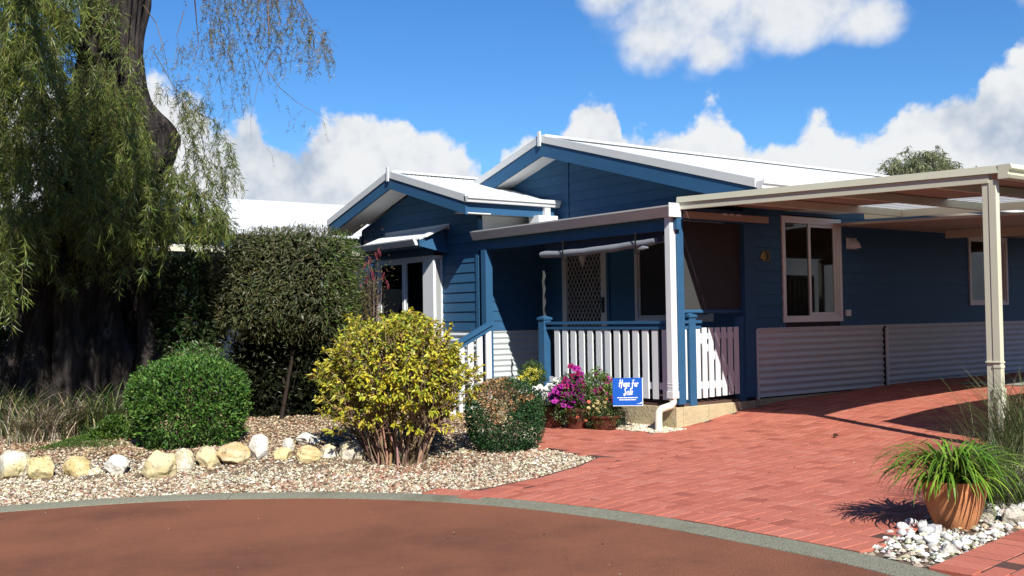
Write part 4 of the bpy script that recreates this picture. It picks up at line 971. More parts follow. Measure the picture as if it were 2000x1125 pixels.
# ------------------------------------------------------------------ border rocks
def ico2(sub=3):
    V = [tuple(v) for v in ICO]; F = [tuple(f) for f in ICOF]
    for _ in range(sub):
        mid = {}; F2 = []
        def mp(a, b):
            k = (min(a, b), max(a, b))
            if k not in mid: p = np.array(V[a])+np.array(V[b]); p /= np.linalg.norm(p); V.append(tuple(p)); mid[k] = len(V)-1
            return mid[k]
        for a, b, c in F: x, y, z = mp(a, b), mp(b, c), mp(c, a); F2 += [(a, x, z), (b, y, x), (c, z, y), (x, y, z)]
        F = F2
    return np.array(V), np.array(F)
I3, I3F = ico2(3)
def rock(px, py, w, h, cols, label, seed, point=0.0, D=None, group='limestone rocks edging the garden bed', depthf=0.8):
    """px, py: foot of the rock; w, h: its size in photograph pixels"""
    p = gnd(px, py); D = (p-CAM) @ FWD; W_, H_ = 0.94*w*D/F_PX, h*D/F_PX*1.06
    r_ = np.random.default_rng(seed); V = I3.copy()
    for k in range(9):                                      # knock flat faces off
        nrm = unit(r_.normal(size=3)); c = r_.uniform(0.62, 0.9); d = V @ nrm; m = d > c; V[m] -= np.outer(d[m]-c, nrm)
    V *= (1+0.10*vnoise(I3, 2.2, seed)+0.045*vnoise(I3, 6, seed+1)+0.02*vnoise(I3, 15, seed+2))[:, None]
    V -= (V.max(0)+V.min(0))/2; V /= (V.max(0)-V.min(0))/2
    if point: V[:, :2] *= (1-point*np.clip((V[:, 2:3]+0.2), 0, 1.2))
    V = V*np.array([W_/2, W_*depthf/2, H_/2]); a = YAW; x = V[:, 0]*math.cos(a)-V[:, 1]*math.sin(a); y = V[:, 0]*math.sin(a)+V[:, 1]*math.cos(a)
    V = np.c_[x, y, V[:, 2]+H_*0.40]
    fc_ = I3[I3F].mean(1); nz = vnoise(fc_, 1.7, seed+5)+0.5*vnoise(fc_, 5, seed+6); t = np.clip(0.5+0.7*nz, 0, 1)[:, None]
    C = np.array(cols[0])*(1-t)+np.array(cols[1])*t; cr_ = (vnoise(fc_, 9, seed+7) > 0.85)[:, None]; C = np.where(cr_, C*0.6, C)
    me = npmesh('rock', V, I3F, ROCKM, col=C, smooth=True)
    c = p+FWD*W_*0.25; o = put('rock', me, None, (c[0], c[1], GZ(c[0], c[1])-0.035)); tag(o, label, 'rock', group)
    try: me.set_sharp_from_angle(angle=R(28))
    except Exception: pass
    return o
WH, YE, OC, TA, OR, GY = (0.66, 0.64, 0.56), (0.60, 0.52, 0.28), (0.48, 0.36, 0.15), (0.56, 0.48, 0.30), (0.58, 0.40, 0.19), (0.55, 0.52, 0.46)
rock(18, 936, 78, 60, (WH, YE), 'cream and white rock at the far left end of the stone edging', 1)
rock(74, 938, 56, 54, (OC, YE), 'rounded ochre rock second from the left frame edge', 2)
rock(146, 930, 58, 44, (YE, OC), 'mossy yellow rock with a sharp ridge below the low green groundcover', 3)
rock(183, 928, 26, 22, (WH, TA), 'small pale stone lying against the mossy yellow rock', 4)
rock(225, 929, 52, 46, (WH, (0.72, 0.70, 0.64)), 'smooth round white rock standing alone on the gravel', 5)
rock(306, 934, 72, 62, (TA, YE), 'big square tan rock at the foot of the round green bush', 6)
rock(356, 920, 44, 50, (WH, TA), 'pitted cream rock squeezed beside the big square tan rock', 7)
rock(402, 913, 50, 46, (TA, YE), 'sandy yellow rock under the right edge of the round green bush', 8)
rock(448, 908, 76, 46, (OR, TA), 'long orange wedge of rock with a white left end', 9)
rock(503, 896, 44, 54, (WH, (0.7, 0.69, 0.66)), 'tall white angular rock standing upright behind the orange wedge', 10, 0.1)
rock(548, 897, 44, 28, (OR, YE), 'low ochre rock right of the upright white rock', 11)
rock(562, 884, 26, 36, (WH, GY), 'small knobbly white stone with a hollow perched on the ochre rock', 12)
rock(600, 868, 52, 30, (GY, WH), 'flat topped white rock lying behind the border at the shadow edge', 13, -0.2)
rock(600, 903, 56, 36, (YE, OR), 'cracked yellow rock below the flat topped white rock', 14)
rock(642, 894, 42, 32, (TA, WH), 'broken cream rock at the edge of the yellow bush shadow', 15)
rock(690, 900, 62, 44, (GY, TA), 'rock in the black shadow beside the yellow bush stems', 16)

# ------------------------------------------------------------------ round bushes
def shell(n, c, rad, power=2.0, inner=0.72, lump=0.06, f=3.0, seed=0, zmin=-1.0):
    d = rnd(int(n*1.7)); d = d[d[:, 2] > zmin][:n]
    k = (np.abs(d)**power).sum(1)**(-1/power); u = d*k[:, None]
    rr_ = (inner+(1-inner)*rng.random(len(d))**0.55)*(1+lump*vnoise(d, f, seed)+lump*0.5*vnoise(d, f*2.6, seed+1))
    nrm = unit(np.sign(u)*np.abs(u)**(power-1)/np.asarray(rad)); return np.asarray(c)+u*rr_[:, None]*np.asarray(rad), nrm, rr_
def bush(name, c, rad, n, L, Wd, cols, w, label, cat, seed, power=2.0, zmin=-0.9, up=0.35, spread=0.8, inner=0.75, lump=0.06, broad=False, mat=None, stems=14, colfn=None, v=0.2, extra=None):
    base = (c[0], c[1], GZ(c[0], c[1])); o = root(name, base, label, cat)
    P, nrm, rr_ = shell(n, c, rad, power, inner, lump, 3.0, seed, zmin); n = len(P)
    C = pick(cols, w, n, v)
    if colfn is not None: C = colfn(P, nrm, C)
    D = unit(nrm*0.8+rnd(n)*spread+CARDS*up); l = LM(); ln = L*(0.7+0.6*rng.random(n)); (l.broad if broad else l.leaves)(P, D, unit(nrm+rnd(n)*0.6), ln, Wd*ln/L, C)
    l.build('foliage', mat or LEAF, o, 'stuff')
    sm = LM(); A = np.tile(np.array(base), (stems, 1))+np.c_[rng.normal(size=(stems, 2))*0.05*rad[0]/0.5, np.zeros(stems)-0.02]; B = c+rnd(stems)*np.array(rad)*np.array([0.75, 0.75, 0.6])
    Mi = A*0.5+B*0.5+np.c_[rng.normal(size=(stems, 2))*0.04, np.zeros(stems)]; cc = tint((0.12, 0.085, 0.06), stems); sm.sticks(A, Mi, 0.014, 0.01, cc, 5); sm.sticks(Mi, B, 0.01, 0.004, cc, 5)
    if extra: extra(sm, c, rad, base)
    sm.build('stems', STONE, o, 'stuff'); return o
# the round green bush
gp_ = gnd(368, 880); gc = at(368, 792, 11.55); bush('round_bush', gc, (0.62, 0.60, 0.52), 15000, 0.052, 0.021, [(0.046, 0.120, 0.018), (0.075, 0.165, 0.026), (0.028, 0.075, 0.014), (0.13, 0.22, 0.045)], [4, 3, 2, 1.4], 'round bright green clipped bush behind the square tan rock', 'bush', 21, power=2.9, zmin=-0.97, lump=0.07, up=0.5, mat=LEAFD, inner=0.68, v=0.28)
gb_o = bpy.data.objects['round_bush']; l = LM()
for k in range(130):
    u = rnd(1)[0]; u[2] = abs(u[2])*rng.choice([1, 1, -0.3]); kk = (np.abs(u)**2.9).sum()**(-1/2.9); b0 = gc+u*kk*np.array([0.62, 0.60, 0.52])*0.93; dv = unit(u*0.8+CARDS*0.7+rng.normal(size=3)*0.35); ln = rng.uniform(0.06, 0.13); k2 = 11; t = np.linspace(0.2, 1, k2)
    l.leaves(b0+dv*(t*ln)[:, None], unit(dv*0.6+rnd(k2)*0.8), rnd(k2)+CARDS, 0.045, 0.019, pick([(0.07, 0.16, 0.022), (0.12, 0.22, 0.04)], [1, 1], k2)); l.sticks(b0[None], (b0+dv*ln)[None], 0.0025, 0.0015, tint((0.08, 0.12, 0.03), 1), 3)
l.build('sprigs', LEAFD, gb_o, 'stuff')
# the small dark bush with scorched top
sc_c = at(985, 812, 10.95)
def scorch(P, nrm, C):
    rel = (P-sc_c); rx = rel @ RGT; k = vnoise(P, 7, 31)*0.10; d = np.hypot((rx+0.10)/0.26, (rel[:, 2]-0.22)/0.20); m = (d+k*3+rng.normal(size=len(P))*0.15 < 0.85) | ((np.hypot((rx+0.05)/0.10, (rel[:, 2]-0.02)/0.13)+k*2 < 0.7)); m |= (np.hypot((rx-0.22)/0.16, (rel[:, 2]-0.20)/0.06)+k*3 < 0.7)
    m &= rng.random(len(P)) < 0.8
    C[m] = pick([(0.34, 0.20, 0.09), (0.28, 0.13, 0.06), (0.36, 0.26, 0.13)], [3, 2, 2], int(m.sum())); return C
bush('small_bush', sc_c, (0.40, 0.38, 0.39), 13000, 0.026, 0.016, [(0.022, 0.070, 0.022), (0.035, 0.10, 0.028), (0.016, 0.045, 0.016), (0.06, 0.13, 0.05)], [4, 3, 2, 1], 'small dark green clipped bush with a scorched brown top', 'bush', 22, power=2.8, lump=0.035, mat=LEAFD, colfn=scorch, up=0.3, zmin=-0.97)
# the big yellow bush
yc = at(775, 745, 10.45); yb = gnd(775, 908)
yellow = root('yellow_bush', (yb[0]-0.15, yb[1]+0.1, GZ(yb[0], yb[1])), 'big yellow leaved bush with bare brown stems at its foot', 'bush')
yl = LM(); ys = LM(); yr = np.array([0.79, 0.74, 0.74])
tips, _, _ = shell(1300, yc, yr, 2.2, 0.58, 0.20, 2.4, 41, -0.62)
base_y = np.array(yellow.location)
for tpt in tips:
    rel = (tpt-yc)/yr; dn = unit(tpt-base_y); k = rng.integers(8, 15)
    if rel[2] < -0.25 and rng.random() < 0.6: continue
    tw = unit(dn*0.6+unit(rel)*0.7+rng.normal(size=3)*0.35+CARDS*0.25); ln = rng.uniform(0.10, 0.20); s0 = tpt-tw*ln*0.8
    ys.sticks(s0[None]-dn*0.12, (s0+tw*ln)[None], 0.0042, 0.0018, tint((0.30, 0.22, 0.13), 1), 4)
    tt = rng.random(k)**0.6; P = s0+tw*(tt*ln)[:, None]; D = unit(tw*0.55+rnd(k)*0.85+CARDS*0.15); Nl = unit(CARDS*0.9+rnd(k)*0.7+unit(rel)*0.5)
    gre = np.clip(0.5+0.9*vnoise(tpt[None], 3.2, 77)[0], 0, 1)
    C = pick([(0.58, 0.52, 0.045), (0.50, 0.46, 0.04), (0.38, 0.42, 0.045), (0.18, 0.26, 0.035), (0.36, 0.25, 0.07)], [4*(1-gre*0.5), 3, 1.8+2*gre, 0.5+1.6*gre, 1.2], k, 0.12, 0.05)
    yl.broad(P, D, Nl, rng.uniform(0.038, 0.070, k), rng.uniform(0.020, 0.032, k), C, 0.18, 0.3)
# a dark green layer deeper inside
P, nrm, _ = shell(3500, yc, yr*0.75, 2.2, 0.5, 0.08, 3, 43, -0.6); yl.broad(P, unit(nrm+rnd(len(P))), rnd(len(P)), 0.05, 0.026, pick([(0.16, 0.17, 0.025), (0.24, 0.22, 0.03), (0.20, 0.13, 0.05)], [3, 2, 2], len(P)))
for k in range(95):
    a = rng.uniform(0, 6.28); rr0 = rng.random()**0.5*0.24; A = base_y+np.array([math.cos(a)*rr0*1.2, math.sin(a)*rr0, -0.03]); B = yc+unit(np.array([math.cos(a)+0.4*rng.normal(), math.sin(a)+0.4*rng.normal(), rng.uniform(-0.6, 1.0)]))*yr*rng.uniform(0.55, 0.95)
    pts_ = [A]; mid = A*0.55+B*0.45+np.array([0, 0, -0.02])+rng.normal(size=3)*0.05; pts_ += [A*0.75+mid*0.25+rng.normal(size=3)*0.012, mid, mid*0.5+B*0.5+rng.normal(size=3)*0.03, B]
    r0 = rng.uniform(0.006, 0.017); cc = tint((0.24, 0.17, 0.11), 1, 0.3)
    for j in range(4): ys.sticks(pts_[j][None], pts_[j+1][None], r0*(1-0.2*j), r0*(1-0.2*(j+1)), cc, 5)
    for j in range(3):
        s0 = pts_[2]*(1-j*0.25)+pts_[3]*j*0.25; e0 = s0+unit(rng.normal(size=3)+np.array([0, 0, 0.6])+unit(B-A))*rng.uniform(0.12, 0.3); ys.sticks(s0[None], e0[None], r0*0.45, r0*0.2, cc, 4)
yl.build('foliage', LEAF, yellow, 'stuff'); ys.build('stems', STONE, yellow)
# ------------------------------------------------------------------ clipped box hedge with bottlebrush beside it
hc = at(567, 556, 14.1); hr = np.array([0.98, 0.85, 0.76])
def rotz(P, a): c, s_ = math.cos(a), math.sin(a); return np.stack([P[:, 0]*c-P[:, 1]*s_, P[:, 0]*s_+P[:, 1]*c, P[:, 2]], 1)
hb = (hc[0], hc[1], GZ(hc[0], hc[1])); hedge = root('topiary_hedge', hb, 'tall clipped olive green hedge shaped into a rounded block', 'hedge')
P, nrm, _ = shell(19000, (0, 0, 0), hr, 4.2, 0.80, 0.035, 3.0, 51, -0.93); ha = YAW-0.12
P = rotz(P, ha)+hc; nrm = rotz(nrm, ha); n = len(P); hl = LM()
C = pick([(0.100, 0.105, 0.040), (0.135, 0.130, 0.055), (0.060, 0.075, 0.028), (0.19, 0.18, 0.085), (0.10, 0.15, 0.03)], [4, 3, 3, 1.6, 0.7], n, 0.18)
rt = ((P-hc) @ RGT) > 0.62; gi = rt & (rng.random(n) < 0.5); C[gi] = pick([(0.13, 0.19, 0.03), (0.08, 0.14, 0.03)], [1, 1], int(gi.sum()))
hl.leaves(P, unit(nrm*0.35+rnd(n)*1.0), unit(nrm+rnd(n)*0.5), 0.062*(0.7+0.6*rng.random(n)), 0.012, C, 0.1, 0.05)
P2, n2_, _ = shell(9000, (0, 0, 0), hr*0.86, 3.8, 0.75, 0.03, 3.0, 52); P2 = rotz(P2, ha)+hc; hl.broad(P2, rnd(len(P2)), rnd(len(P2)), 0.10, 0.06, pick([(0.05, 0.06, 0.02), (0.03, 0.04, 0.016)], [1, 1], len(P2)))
# thin skirt of leaves hanging below
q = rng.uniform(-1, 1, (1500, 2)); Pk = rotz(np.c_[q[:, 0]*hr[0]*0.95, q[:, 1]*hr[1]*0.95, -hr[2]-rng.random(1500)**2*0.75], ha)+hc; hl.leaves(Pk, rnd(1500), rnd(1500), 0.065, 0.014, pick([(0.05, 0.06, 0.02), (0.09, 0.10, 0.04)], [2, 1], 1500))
hl.leaves(*(lambda T: (T, unit(rnd(len(T))*0.5+CARDS), rnd(len(T)), 0.08, 0.012, pick([(0.10, 0.13, 0.04)], [1], len(T))))(at(588, 447, 13.9)+rng.normal(size=(26, 3))*np.array([0.09, 0.09, 0.035])))
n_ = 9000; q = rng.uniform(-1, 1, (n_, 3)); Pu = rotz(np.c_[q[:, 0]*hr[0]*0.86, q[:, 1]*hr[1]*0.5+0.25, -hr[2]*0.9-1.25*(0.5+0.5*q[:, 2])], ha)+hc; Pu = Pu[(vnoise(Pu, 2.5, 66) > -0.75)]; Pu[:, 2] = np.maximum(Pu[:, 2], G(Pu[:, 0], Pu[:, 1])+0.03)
hu = LM(); hu.broad(Pu, rnd(len(Pu)), rnd(len(Pu)), 0.085, 0.045, pick([(0.010, 0.013, 0.006), (0.006, 0.008, 0.004), (0.018, 0.02, 0.010)], [2, 2, 1], len(Pu))); hu.build('shade_leaves', SHADELEAF, hedge, 'stuff')  # near-black leaves added to stand in for the shade under the hedge
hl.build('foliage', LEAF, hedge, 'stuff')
hs = LM()
for k in range(4):
    A = np.array(hb)+np.array([rng.normal()*0.25, rng.normal()*0.2, -0.03]); B = hc+np.array([rng.normal()*0.4, rng.normal()*0.35, -0.25]); mid = (A+B)/2+rng.normal(size=3)*0.07
    cc = tint((0.022, 0.018, 0.015), 1); hs.sticks(A[None], mid[None], 0.03, 0.024, cc, 6); hs.sticks(mid[None], B[None], 0.024, 0.014, cc, 6)
for k in range(15):
    A = np.array(hb)+np.array([rng.normal()*0.5, rng.normal()*0.4, rng.uniform(0.3, 1.0)]); hs.sticks(A[None], (A+rnd(1)[0]*0.35)[None], 0.005, 0.003, tint((0.02, 0.016, 0.012), 1), 4)
hs.build('stems', STONE, hedge)
# added undergrowth behind the hedge foot; its dark leaf colour carries the hollow's shade
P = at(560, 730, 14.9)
bush('undergrowth', P+np.array([0, 0, 0.0]), (1.0, 0.6, 0.75), 9000, 0.09, 0.045, [(0.018, 0.03, 0.012), (0.03, 0.045, 0.016)], [1, 1], 'dark undergrowth added below the clipped hedge with shade put into its leaf colour', 'shrub', 61, lump=0.12, inner=0.4, mat=SHADELEAF)
# bottlebrush shrub
bb = at(722, 590, 14.3); bbase = (bb[0], bb[1], GZ(bb[0], bb[1])); bo = root('bottlebrush', bbase, 'thin shrub with pinkish red flower spikes against the bay window', 'shrub')
l = LM(); n = 1500; P = bb+np.array([0, 0, 0.0])+rng.normal(size=(n, 3))*np.array([0.13, 0.12, 0.36])-RGT*0.02; l.leaves(P, unit(rnd(n)+CARDS*0.4), rnd(n), 0.06, 0.012, pick([(0.09, 0.10, 0.035), (0.14, 0.10, 0.05), (0.20, 0.16, 0.08), (0.10, 0.05, 0.03)], [3, 2, 1, 1], n)); l.build('foliage', LEAF, bo, 'stuff')
l = LM()
for px, py in ((722, 508), (735, 500), (741, 492), (712, 520), (716, 545), (728, 540), (757, 556), (706, 560), (748, 540), (726, 528)):
    c = at(px, py, 14.2); d = unit(rnd(1)[0]*0.5+CARDS); n = 90; t = rng.uniform(-0.05, 0.05, n); rd = rnd(n); l.leaves(c+d*t[:, None], unit(rd+d*0.2), rnd(n), 0.026, 0.006, pick([(0.34, 0.06, 0.09), (0.26, 0.05, 0.07), (0.40, 0.14, 0.16)], [2, 2, 1], n))
l.build('flower_spikes', PETAL, bo, 'stuff')
l = LM()
for k in range(16): A = np.array(bbase)+np.array([rng.normal()*.05, rng.normal()*.05, 0]); B = bb+np.array([rng.normal()*0.12, rng.normal()*0.12, rng.uniform(0, 0.6)]); l.sticks(A[None], B[None], 0.009, 0.003, tint((0.2, 0.14, 0.11), 1), 5)
l.build('stems', STONE, bo)
# shrub in shade between the tree and the hedge
dsc = at(372, 610, 14.2)
bush('shade_shrub', dsc, (0.68, 0.5, 0.85), 9500, 0.075, 0.034, [(0.030, 0.055, 0.018), (0.05, 0.075, 0.028), (0.10, 0.10, 0.05), (0.03, 0.08, 0.02)], [4, 3, 1, 1], 'loose dark shrub growing in shade between the trunk and the hedge', 'shrub', 63, lump=0.16, inner=0.35, stems=20)
ds2 = at(388, 705, 12.8)
bush('sprawling_shrub', ds2, (0.40, 0.35, 0.26), 1300, 0.05, 0.02, [(0.05, 0.13, 0.02), (0.08, 0.16, 0.03), (0.12, 0.13, 0.06)], [3, 2, 2], 'loose shrub with light sprigs rising behind the round green bush', 'shrub', 64, lump=0.2, inner=0.3, stems=24)
bush('shade_shrub', at(-40, 600, 17.5), (1.5, 0.9, 1.6), 7000, 0.14, 0.07, [(0.02, 0.035, 0.014), (0.035, 0.055, 0.02)], [1, 1], 'dark shrub mass at the left frame edge behind the trunk', 'shrub', 67, lump=0.12, inner=0.4)
# ------------------------------------------------------------------ strap leaf clumps on the left
def clump(name, px, py, n, spread, hgt, cols, w, label, seed, dead=0.0, e0=(1.0, 1.5), e1=(-0.6, 0.6), wd=(0.010, 0.018), D=None, cat='plant', depth=0.5):
    p = gnd(px, py); o = root(name, (p[0], p[1], GZ(p[0], p[1])-0.01), label, cat); l = LM()
    P = p+RGT*(rng.normal(size=n)*spread)[:, None]+FWD*(rng.normal(size=n)*spread*depth)[:, None]; P[:, 2] = G(P[:, 0], P[:, 1])-0.01
    C = pick(cols, w, n, 0.2); Ln = hgt*rng.uniform(0.6, 1.15, n); l.blades(P, rng.uniform(0, 6.28, n), rng.uniform(*e0, n), rng.uniform(*e1, n), Ln, rng.uniform(*wd, n), C, 6, 0.2)
    l.build('blades', LEAF, o, 'stuff'); return o
GRN = [(0.09, 0.15, 0.04), (0.15, 0.21, 0.055), (0.24, 0.27, 0.08), (0.05, 0.09, 0.025)]
DEAD = [(0.44, 0.36, 0.25), (0.32, 0.25, 0.17), (0.56, 0.50, 0.39), (0.12, 0.09, 0.06)]
clump('flax_clump', 15, 852, 380, 0.20, 0.85, GRN+DEAD, [4, 4, 2, 3, 1, 1, .5, 1], 'clump of dark strap leaves at the left frame edge', 71, cat='grass clump')
clump('flax_clump', 70, 862, 330, 0.17, 0.62, DEAD+GRN, [4, 3, 3, 2, 1, 1, 1, 1], 'withered strap leaf clump mostly straw grey above the ochre rock', 72, cat='grass clump')
clump('flax_clump', 140, 850, 380, 0.20, 0.66, DEAD+GRN, [3, 3, 2, 3, 2, 2, 1, 2], 'brown and straw tangled clump behind the low green groundcover', 73, cat='grass clump')
clump('flax_clump', 205, 846, 300, 0.18, 0.74, GRN+DEAD, [2, 4, 3, 2, 1, 1, .5, 1], 'greener arching clump between the tangle and the round bush', 74, cat='grass clump')
clump('flax_clump', 52, 800, 150, 0.3, 1.05, GRN, [3, 3, 2, 2], 'tall upright dark blades rising at the back against the trunk', 75, e0=(1.2, 1.55), e1=(0.6, 1.4), wd=(0.018, 0.03), cat='grass clump')
for px, py, s_, lab in ((150, 872, 0.26, 'low moss green groundcover spilling over the gravel edge'), (222, 856, 0.22, 'leafy green weed patch against the round bush')):
    p = gnd(px, py); n = 2600; o = root('groundcover', (p[0], p[1], GZ(p[0], p[1])), lab, 'groundcover'); l = LM(); P = p+RGT*(rng.normal(size=n)*s_)[:, None]+FWD*(rng.normal(size=n)*s_*0.55)[:, None]
    hh = np.exp(-(((P-p) @ RGT)/s_)**2)*(0.10 if s_ > 0.24 else 0.26); P[:, 2] = G(P[:, 0], P[:, 1])+hh*rng.random(n); L_ = 0.022 if s_ > 0.24 else 0.05
    l.leaves(P, unit(rnd(n)+CARDS*0.9), unit(CARDS+rnd(n)*0.7), L_, L_*0.45, pick([(0.06, 0.13, 0.015), (0.09, 0.17, 0.02), (0.04, 0.08, 0.012)], [2, 2, 1], n)); l.build('foliage', LEAF, o, 'stuff')
# leaf litter under the bushes
n = 900; q = np.c_[rng.normal(size=n)*0.55, rng.normal(size=n)*0.4]+np.array([base_y[0]+0.45, base_y[1]+0.25]); q = q[~inpoly(q, DRIVE_POLY)]; n = len(q); l = LM(); l.leaves(np.c_[q, G(q[:, 0], q[:, 1])+0.012+0.01*rng.random(n)], unit(rnd(n)*np.array([1, 1, 0.25])), unit(CARDS+rnd(n)*0.4), 0.034, 0.016, pick([(0.22, 0.14, 0.08), (0.32, 0.22, 0.12), (0.14, 0.09, 0.05)], [2, 1, 1], n)); tag(l.build('fallen_leaves', LEAFD), 'dry fallen leaves on the gravel below the bushes', 'leaves', kind='stuff')
n = 60; q = np.c_[rng.uniform(0.3, 4.5, n), rng.uniform(-3.9, 3.5, n)]; q = q[inpoly(q, DRIVE_POLY)]; n = len(q); l = LM(); l.leaves(np.c_[q, G(q[:, 0], q[:, 1])+0.016], unit(rnd(n)*np.array([1, 1, 0.2])), unit(CARDS+rnd(n)*0.3), rng.uniform(0.012, 0.04, n), 0.012, pick([(0.16, 0.07, 0.05), (0.5, 0.40, 0.3), (0.10, 0.05, 0.035)], [2, 1, 2], n)); tag(l.build('driveway_litter', LEAFD), 'scattered dry leaf bits on the red brick driveway', 'leaves', kind='stuff')
for px, py, lab in ((1627, 857, 'single curled brown leaf lying on the driveway bricks'),):
    p = gnd(px, py); l = LM(); l.broad(np.array([[p[0], p[1], p[2]+0.015]]), np.array([[0.8, 0.5, 0.5]]), np.array([[0.2, -0.6, 0.8]]), 0.07, 0.05, np.array([[0.10, 0.04, 0.03]]), 0.5, 0.2); tag(l.build('fallen_leaf', LEAFD), lab, 'leaf')
# ------------------------------------------------------------------ the old weeping tree
TD = 14.6
tb = at(165, 735, TD); tb[2] = GZ(tb[0], tb[1])
tree = root('weeping_tree', (tb[0], tb[1], tb[2]), 'huge old weeping tree with a gnarled dark trunk and hanging narrow leaves', 'tree')
tp = [(158, 860, 275), (160, 790, 265), (164, 690, 250), (168, 600, 226), (182, 500, 205), (206, 400, 185), (228, 310, 185), (226, 220, 140), (214, 110, 112), (228, 0, 112), (240, -160, 104), (250, -330, 84)]
ctr = np.array([at(x, y, TD) for x, y, w in tp]); rad_ = np.array([w/2/F_PX*TD for x, y, w in tp])
zz = np.linspace(ctr[0, 2], ctr[-1, 2], 170); nth = 128; th = np.linspace(0, 2*math.pi, nth, endpoint=False)
o_ = np.argsort(ctr[:, 2]); cx_ = np.interp(zz, ctr[o_, 2], ctr[o_, 0]); cy_ = np.interp(zz, ctr[o_, 2], ctr[o_, 1]); rz_ = np.interp(zz, ctr[o_, 2], rad_[o_])
TH, ZZ = np.meshgrid(th, zz); Pn = np.stack([np.cos(TH)*1.2, np.sin(TH)*1.2, ZZ*0.55], -1).reshape(-1, 3)
flute = vnoise(Pn*np.array([2.6, 2.6, 0.5]), 1.0, 3).reshape(TH.shape); fine = 1-3.2*np.abs(vnoise(Pn*np.array([7, 7, 1.3]), 1.0, 5)).reshape(TH.shape); mid_ = vnoise(Pn*np.array([4, 4, 2.2]), 1.0, 8).reshape(TH.shape)
RRr = rz_[:, None]*(1+0.13*flute+0.085*fine+0.10*mid_+0.03*vnoise(Pn*np.array([22, 22, 5]), 1.0, 12).reshape(TH.shape))
aR = math.atan2(RGT[1], RGT[0])        # burls on the right hand side of the trunk
for (brx, bry, amp, s_th, s_z, da) in ((330, 268, 0.34, 0.5, 0.32, 0.1), (300, 330, 0.12, 0.6, 0.3, -0.3), (240, 690, 0.22, 0.5, 0.35, -0.7), (60, 720, 0.2, 0.5, 0.4, 3.6), (130, 560, 0.15, 0.4, 0.5, -1.5)):
    bz = at(brx, bry, TD)[2]; dth = np.angle(np.exp(1j*(TH-aR-da))); RRr = RRr+amp*np.exp(-(dth/s_th)**2-((ZZ-bz)/s_z)**2)
V = np.stack([cx_[:, None]+RRr*np.cos(TH), cy_[:, None]+RRr*np.sin(TH), ZZ], -1).reshape(-1, 3)
i, j = np.meshgrid(np.arange(len(zz)-1), np.arange(nth), indexing='ij'); a_ = (i*nth+j).ravel(); b_2 = (i*nth+(j+1) % nth).ravel()
trunk = put('trunk', npmesh('trunk', V-np.array(tree.location), np.stack([a_, b_2, b_2+nth, a_+nth], 1), BARK, smooth=True), tree)
MB().tube([at(292, 800, 14), at(290, 690, 14), at(286, 590, 14), at(276, 500, 14), at(264, 430, 14.2), at(250, 350, 14.4)], [0.22, 0.15, 0.11, 0.10, 0.09, 0.06], 14).build('side_stem', BARK, tree, smooth=True)
top_ = at(228, -40, TD)
limbs = [[top_, at(310, -110, 14.2), at(430, -150, 13.6), at(560, -130, 13.1), at(650, -60, 12.8)], [at(214, 150, TD), at(120, 40, 14.0), at(20, -30, 13.4), at(-120, -20, 13.0)], [at(225, 260, TD), at(150, 190, 13.6), at(80, 220, 12.8)],
         [top_, at(260, -200, 15.1), at(330, -380, 16.1), at(420, -520, 16.6)], [top_, at(180, -250, 14.6), at(60, -450, 14.2)], [at(235, 330, 14.3), at(330, 350, 13.8), at(395, 395, 13.5)], [at(225, 60, 14.6), at(150, -60, 15.8), at(40, -120, 17.0)], [at(284, 580, 14.1), at(330, 470, 13.9), at(380, 440, 13.7)]]
for L_, r0 in zip(limbs, (0.17, 0.15, 0.08, 0.22, 0.2, 0.05, 0.14, 0.035)):
    k = len(L_); MB().tube(L_, [r0*(1-0.8*q_/(k-1)) for q_ in range(k)], 9).build('limb', BARK, tree, smooth=True)
def poly_px(poly, n):
    P = np.array(poly, float); lo, hi = P.min(0), P.max(0); out_ = []
    while len(out_) < n:
        q = rng.uniform(lo, hi, (n*2, 2)); out_ += list(q[inpoly(q, poly)])
    return np.array(out_[:n])
crown = LM(); twig = LM()
DSH = 1.6
def strand(a, ln, k, L, Wd, cols, w, lean=0.3, spread=0.65, tw=0.003):
    h = rng.uniform(0, 6.28); H = np.array([math.cos(h), math.sin(h), 0])*lean; t = np.sort(rng.random(k))*0.95+0.05
    f = lambda t: a+H*ln*(t*(1.1-0.5*t))[:, None]+np.array([0, 0, -1.0])*ln*(t**1.35)[:, None]
    P = f(t); n = k; tang = unit(f(t+0.02)-P); sd_ = rnd(n)
    D = unit(tang*0.6+sd_*spread+np.array([0, 0, -0.25])); C = pick(cols, w, n, 0.16, 0.05)
    crown.leaves(P, D, rnd(n)+np.array([0, 0, 0.5])-FWD*0.5, L*(0.7+0.55*rng.random(n)), Wd, C, 0.1, 0.10)
    s_ = f(np.linspace(0, 1, 5)); twig.sticks(s_[:-1], s_[1:], np.linspace(tw, tw*0.4, 4), np.linspace(tw*0.85, tw*0.3, 4), tint((0.17, 0.12, 0.07), 4), 3)
LC = [(0.130, 0.185, 0.032), (0.175, 0.220, 0.040), (0.075, 0.115, 0.025), (0.25, 0.26, 0.055), (0.040, 0.062, 0.017)]
A_ = [(-160, -120), (150, -120), (170, 20), (120, 90), (160, 150), (215, 150), (275, 250), (295, 330), (300, 420), (260, 470), (170, 470), (120, 430), (60, 470), (20, 540), (-160, 560)]
B_ = [(270, 330), (330, 330), (420, 400), (455, 440), (425, 480), (380, 470), (300, 470), (255, 430)]
def sprays(poly, n, d0, d1, l0, l1, k0, k1, L, Wd, w, lean=0.6, spread=0.85, dy=20):
    for (x, y) in poly_px(poly, n): strand(at(x, y-dy, rng.uniform(d0, d1)), rng.uniform(l0, l1), int(rng.integers(k0, k1)), L*rng.uniform(0.85, 1.15), Wd, LC, w, lean*rng.uniform(0.4, 1.6), spread)
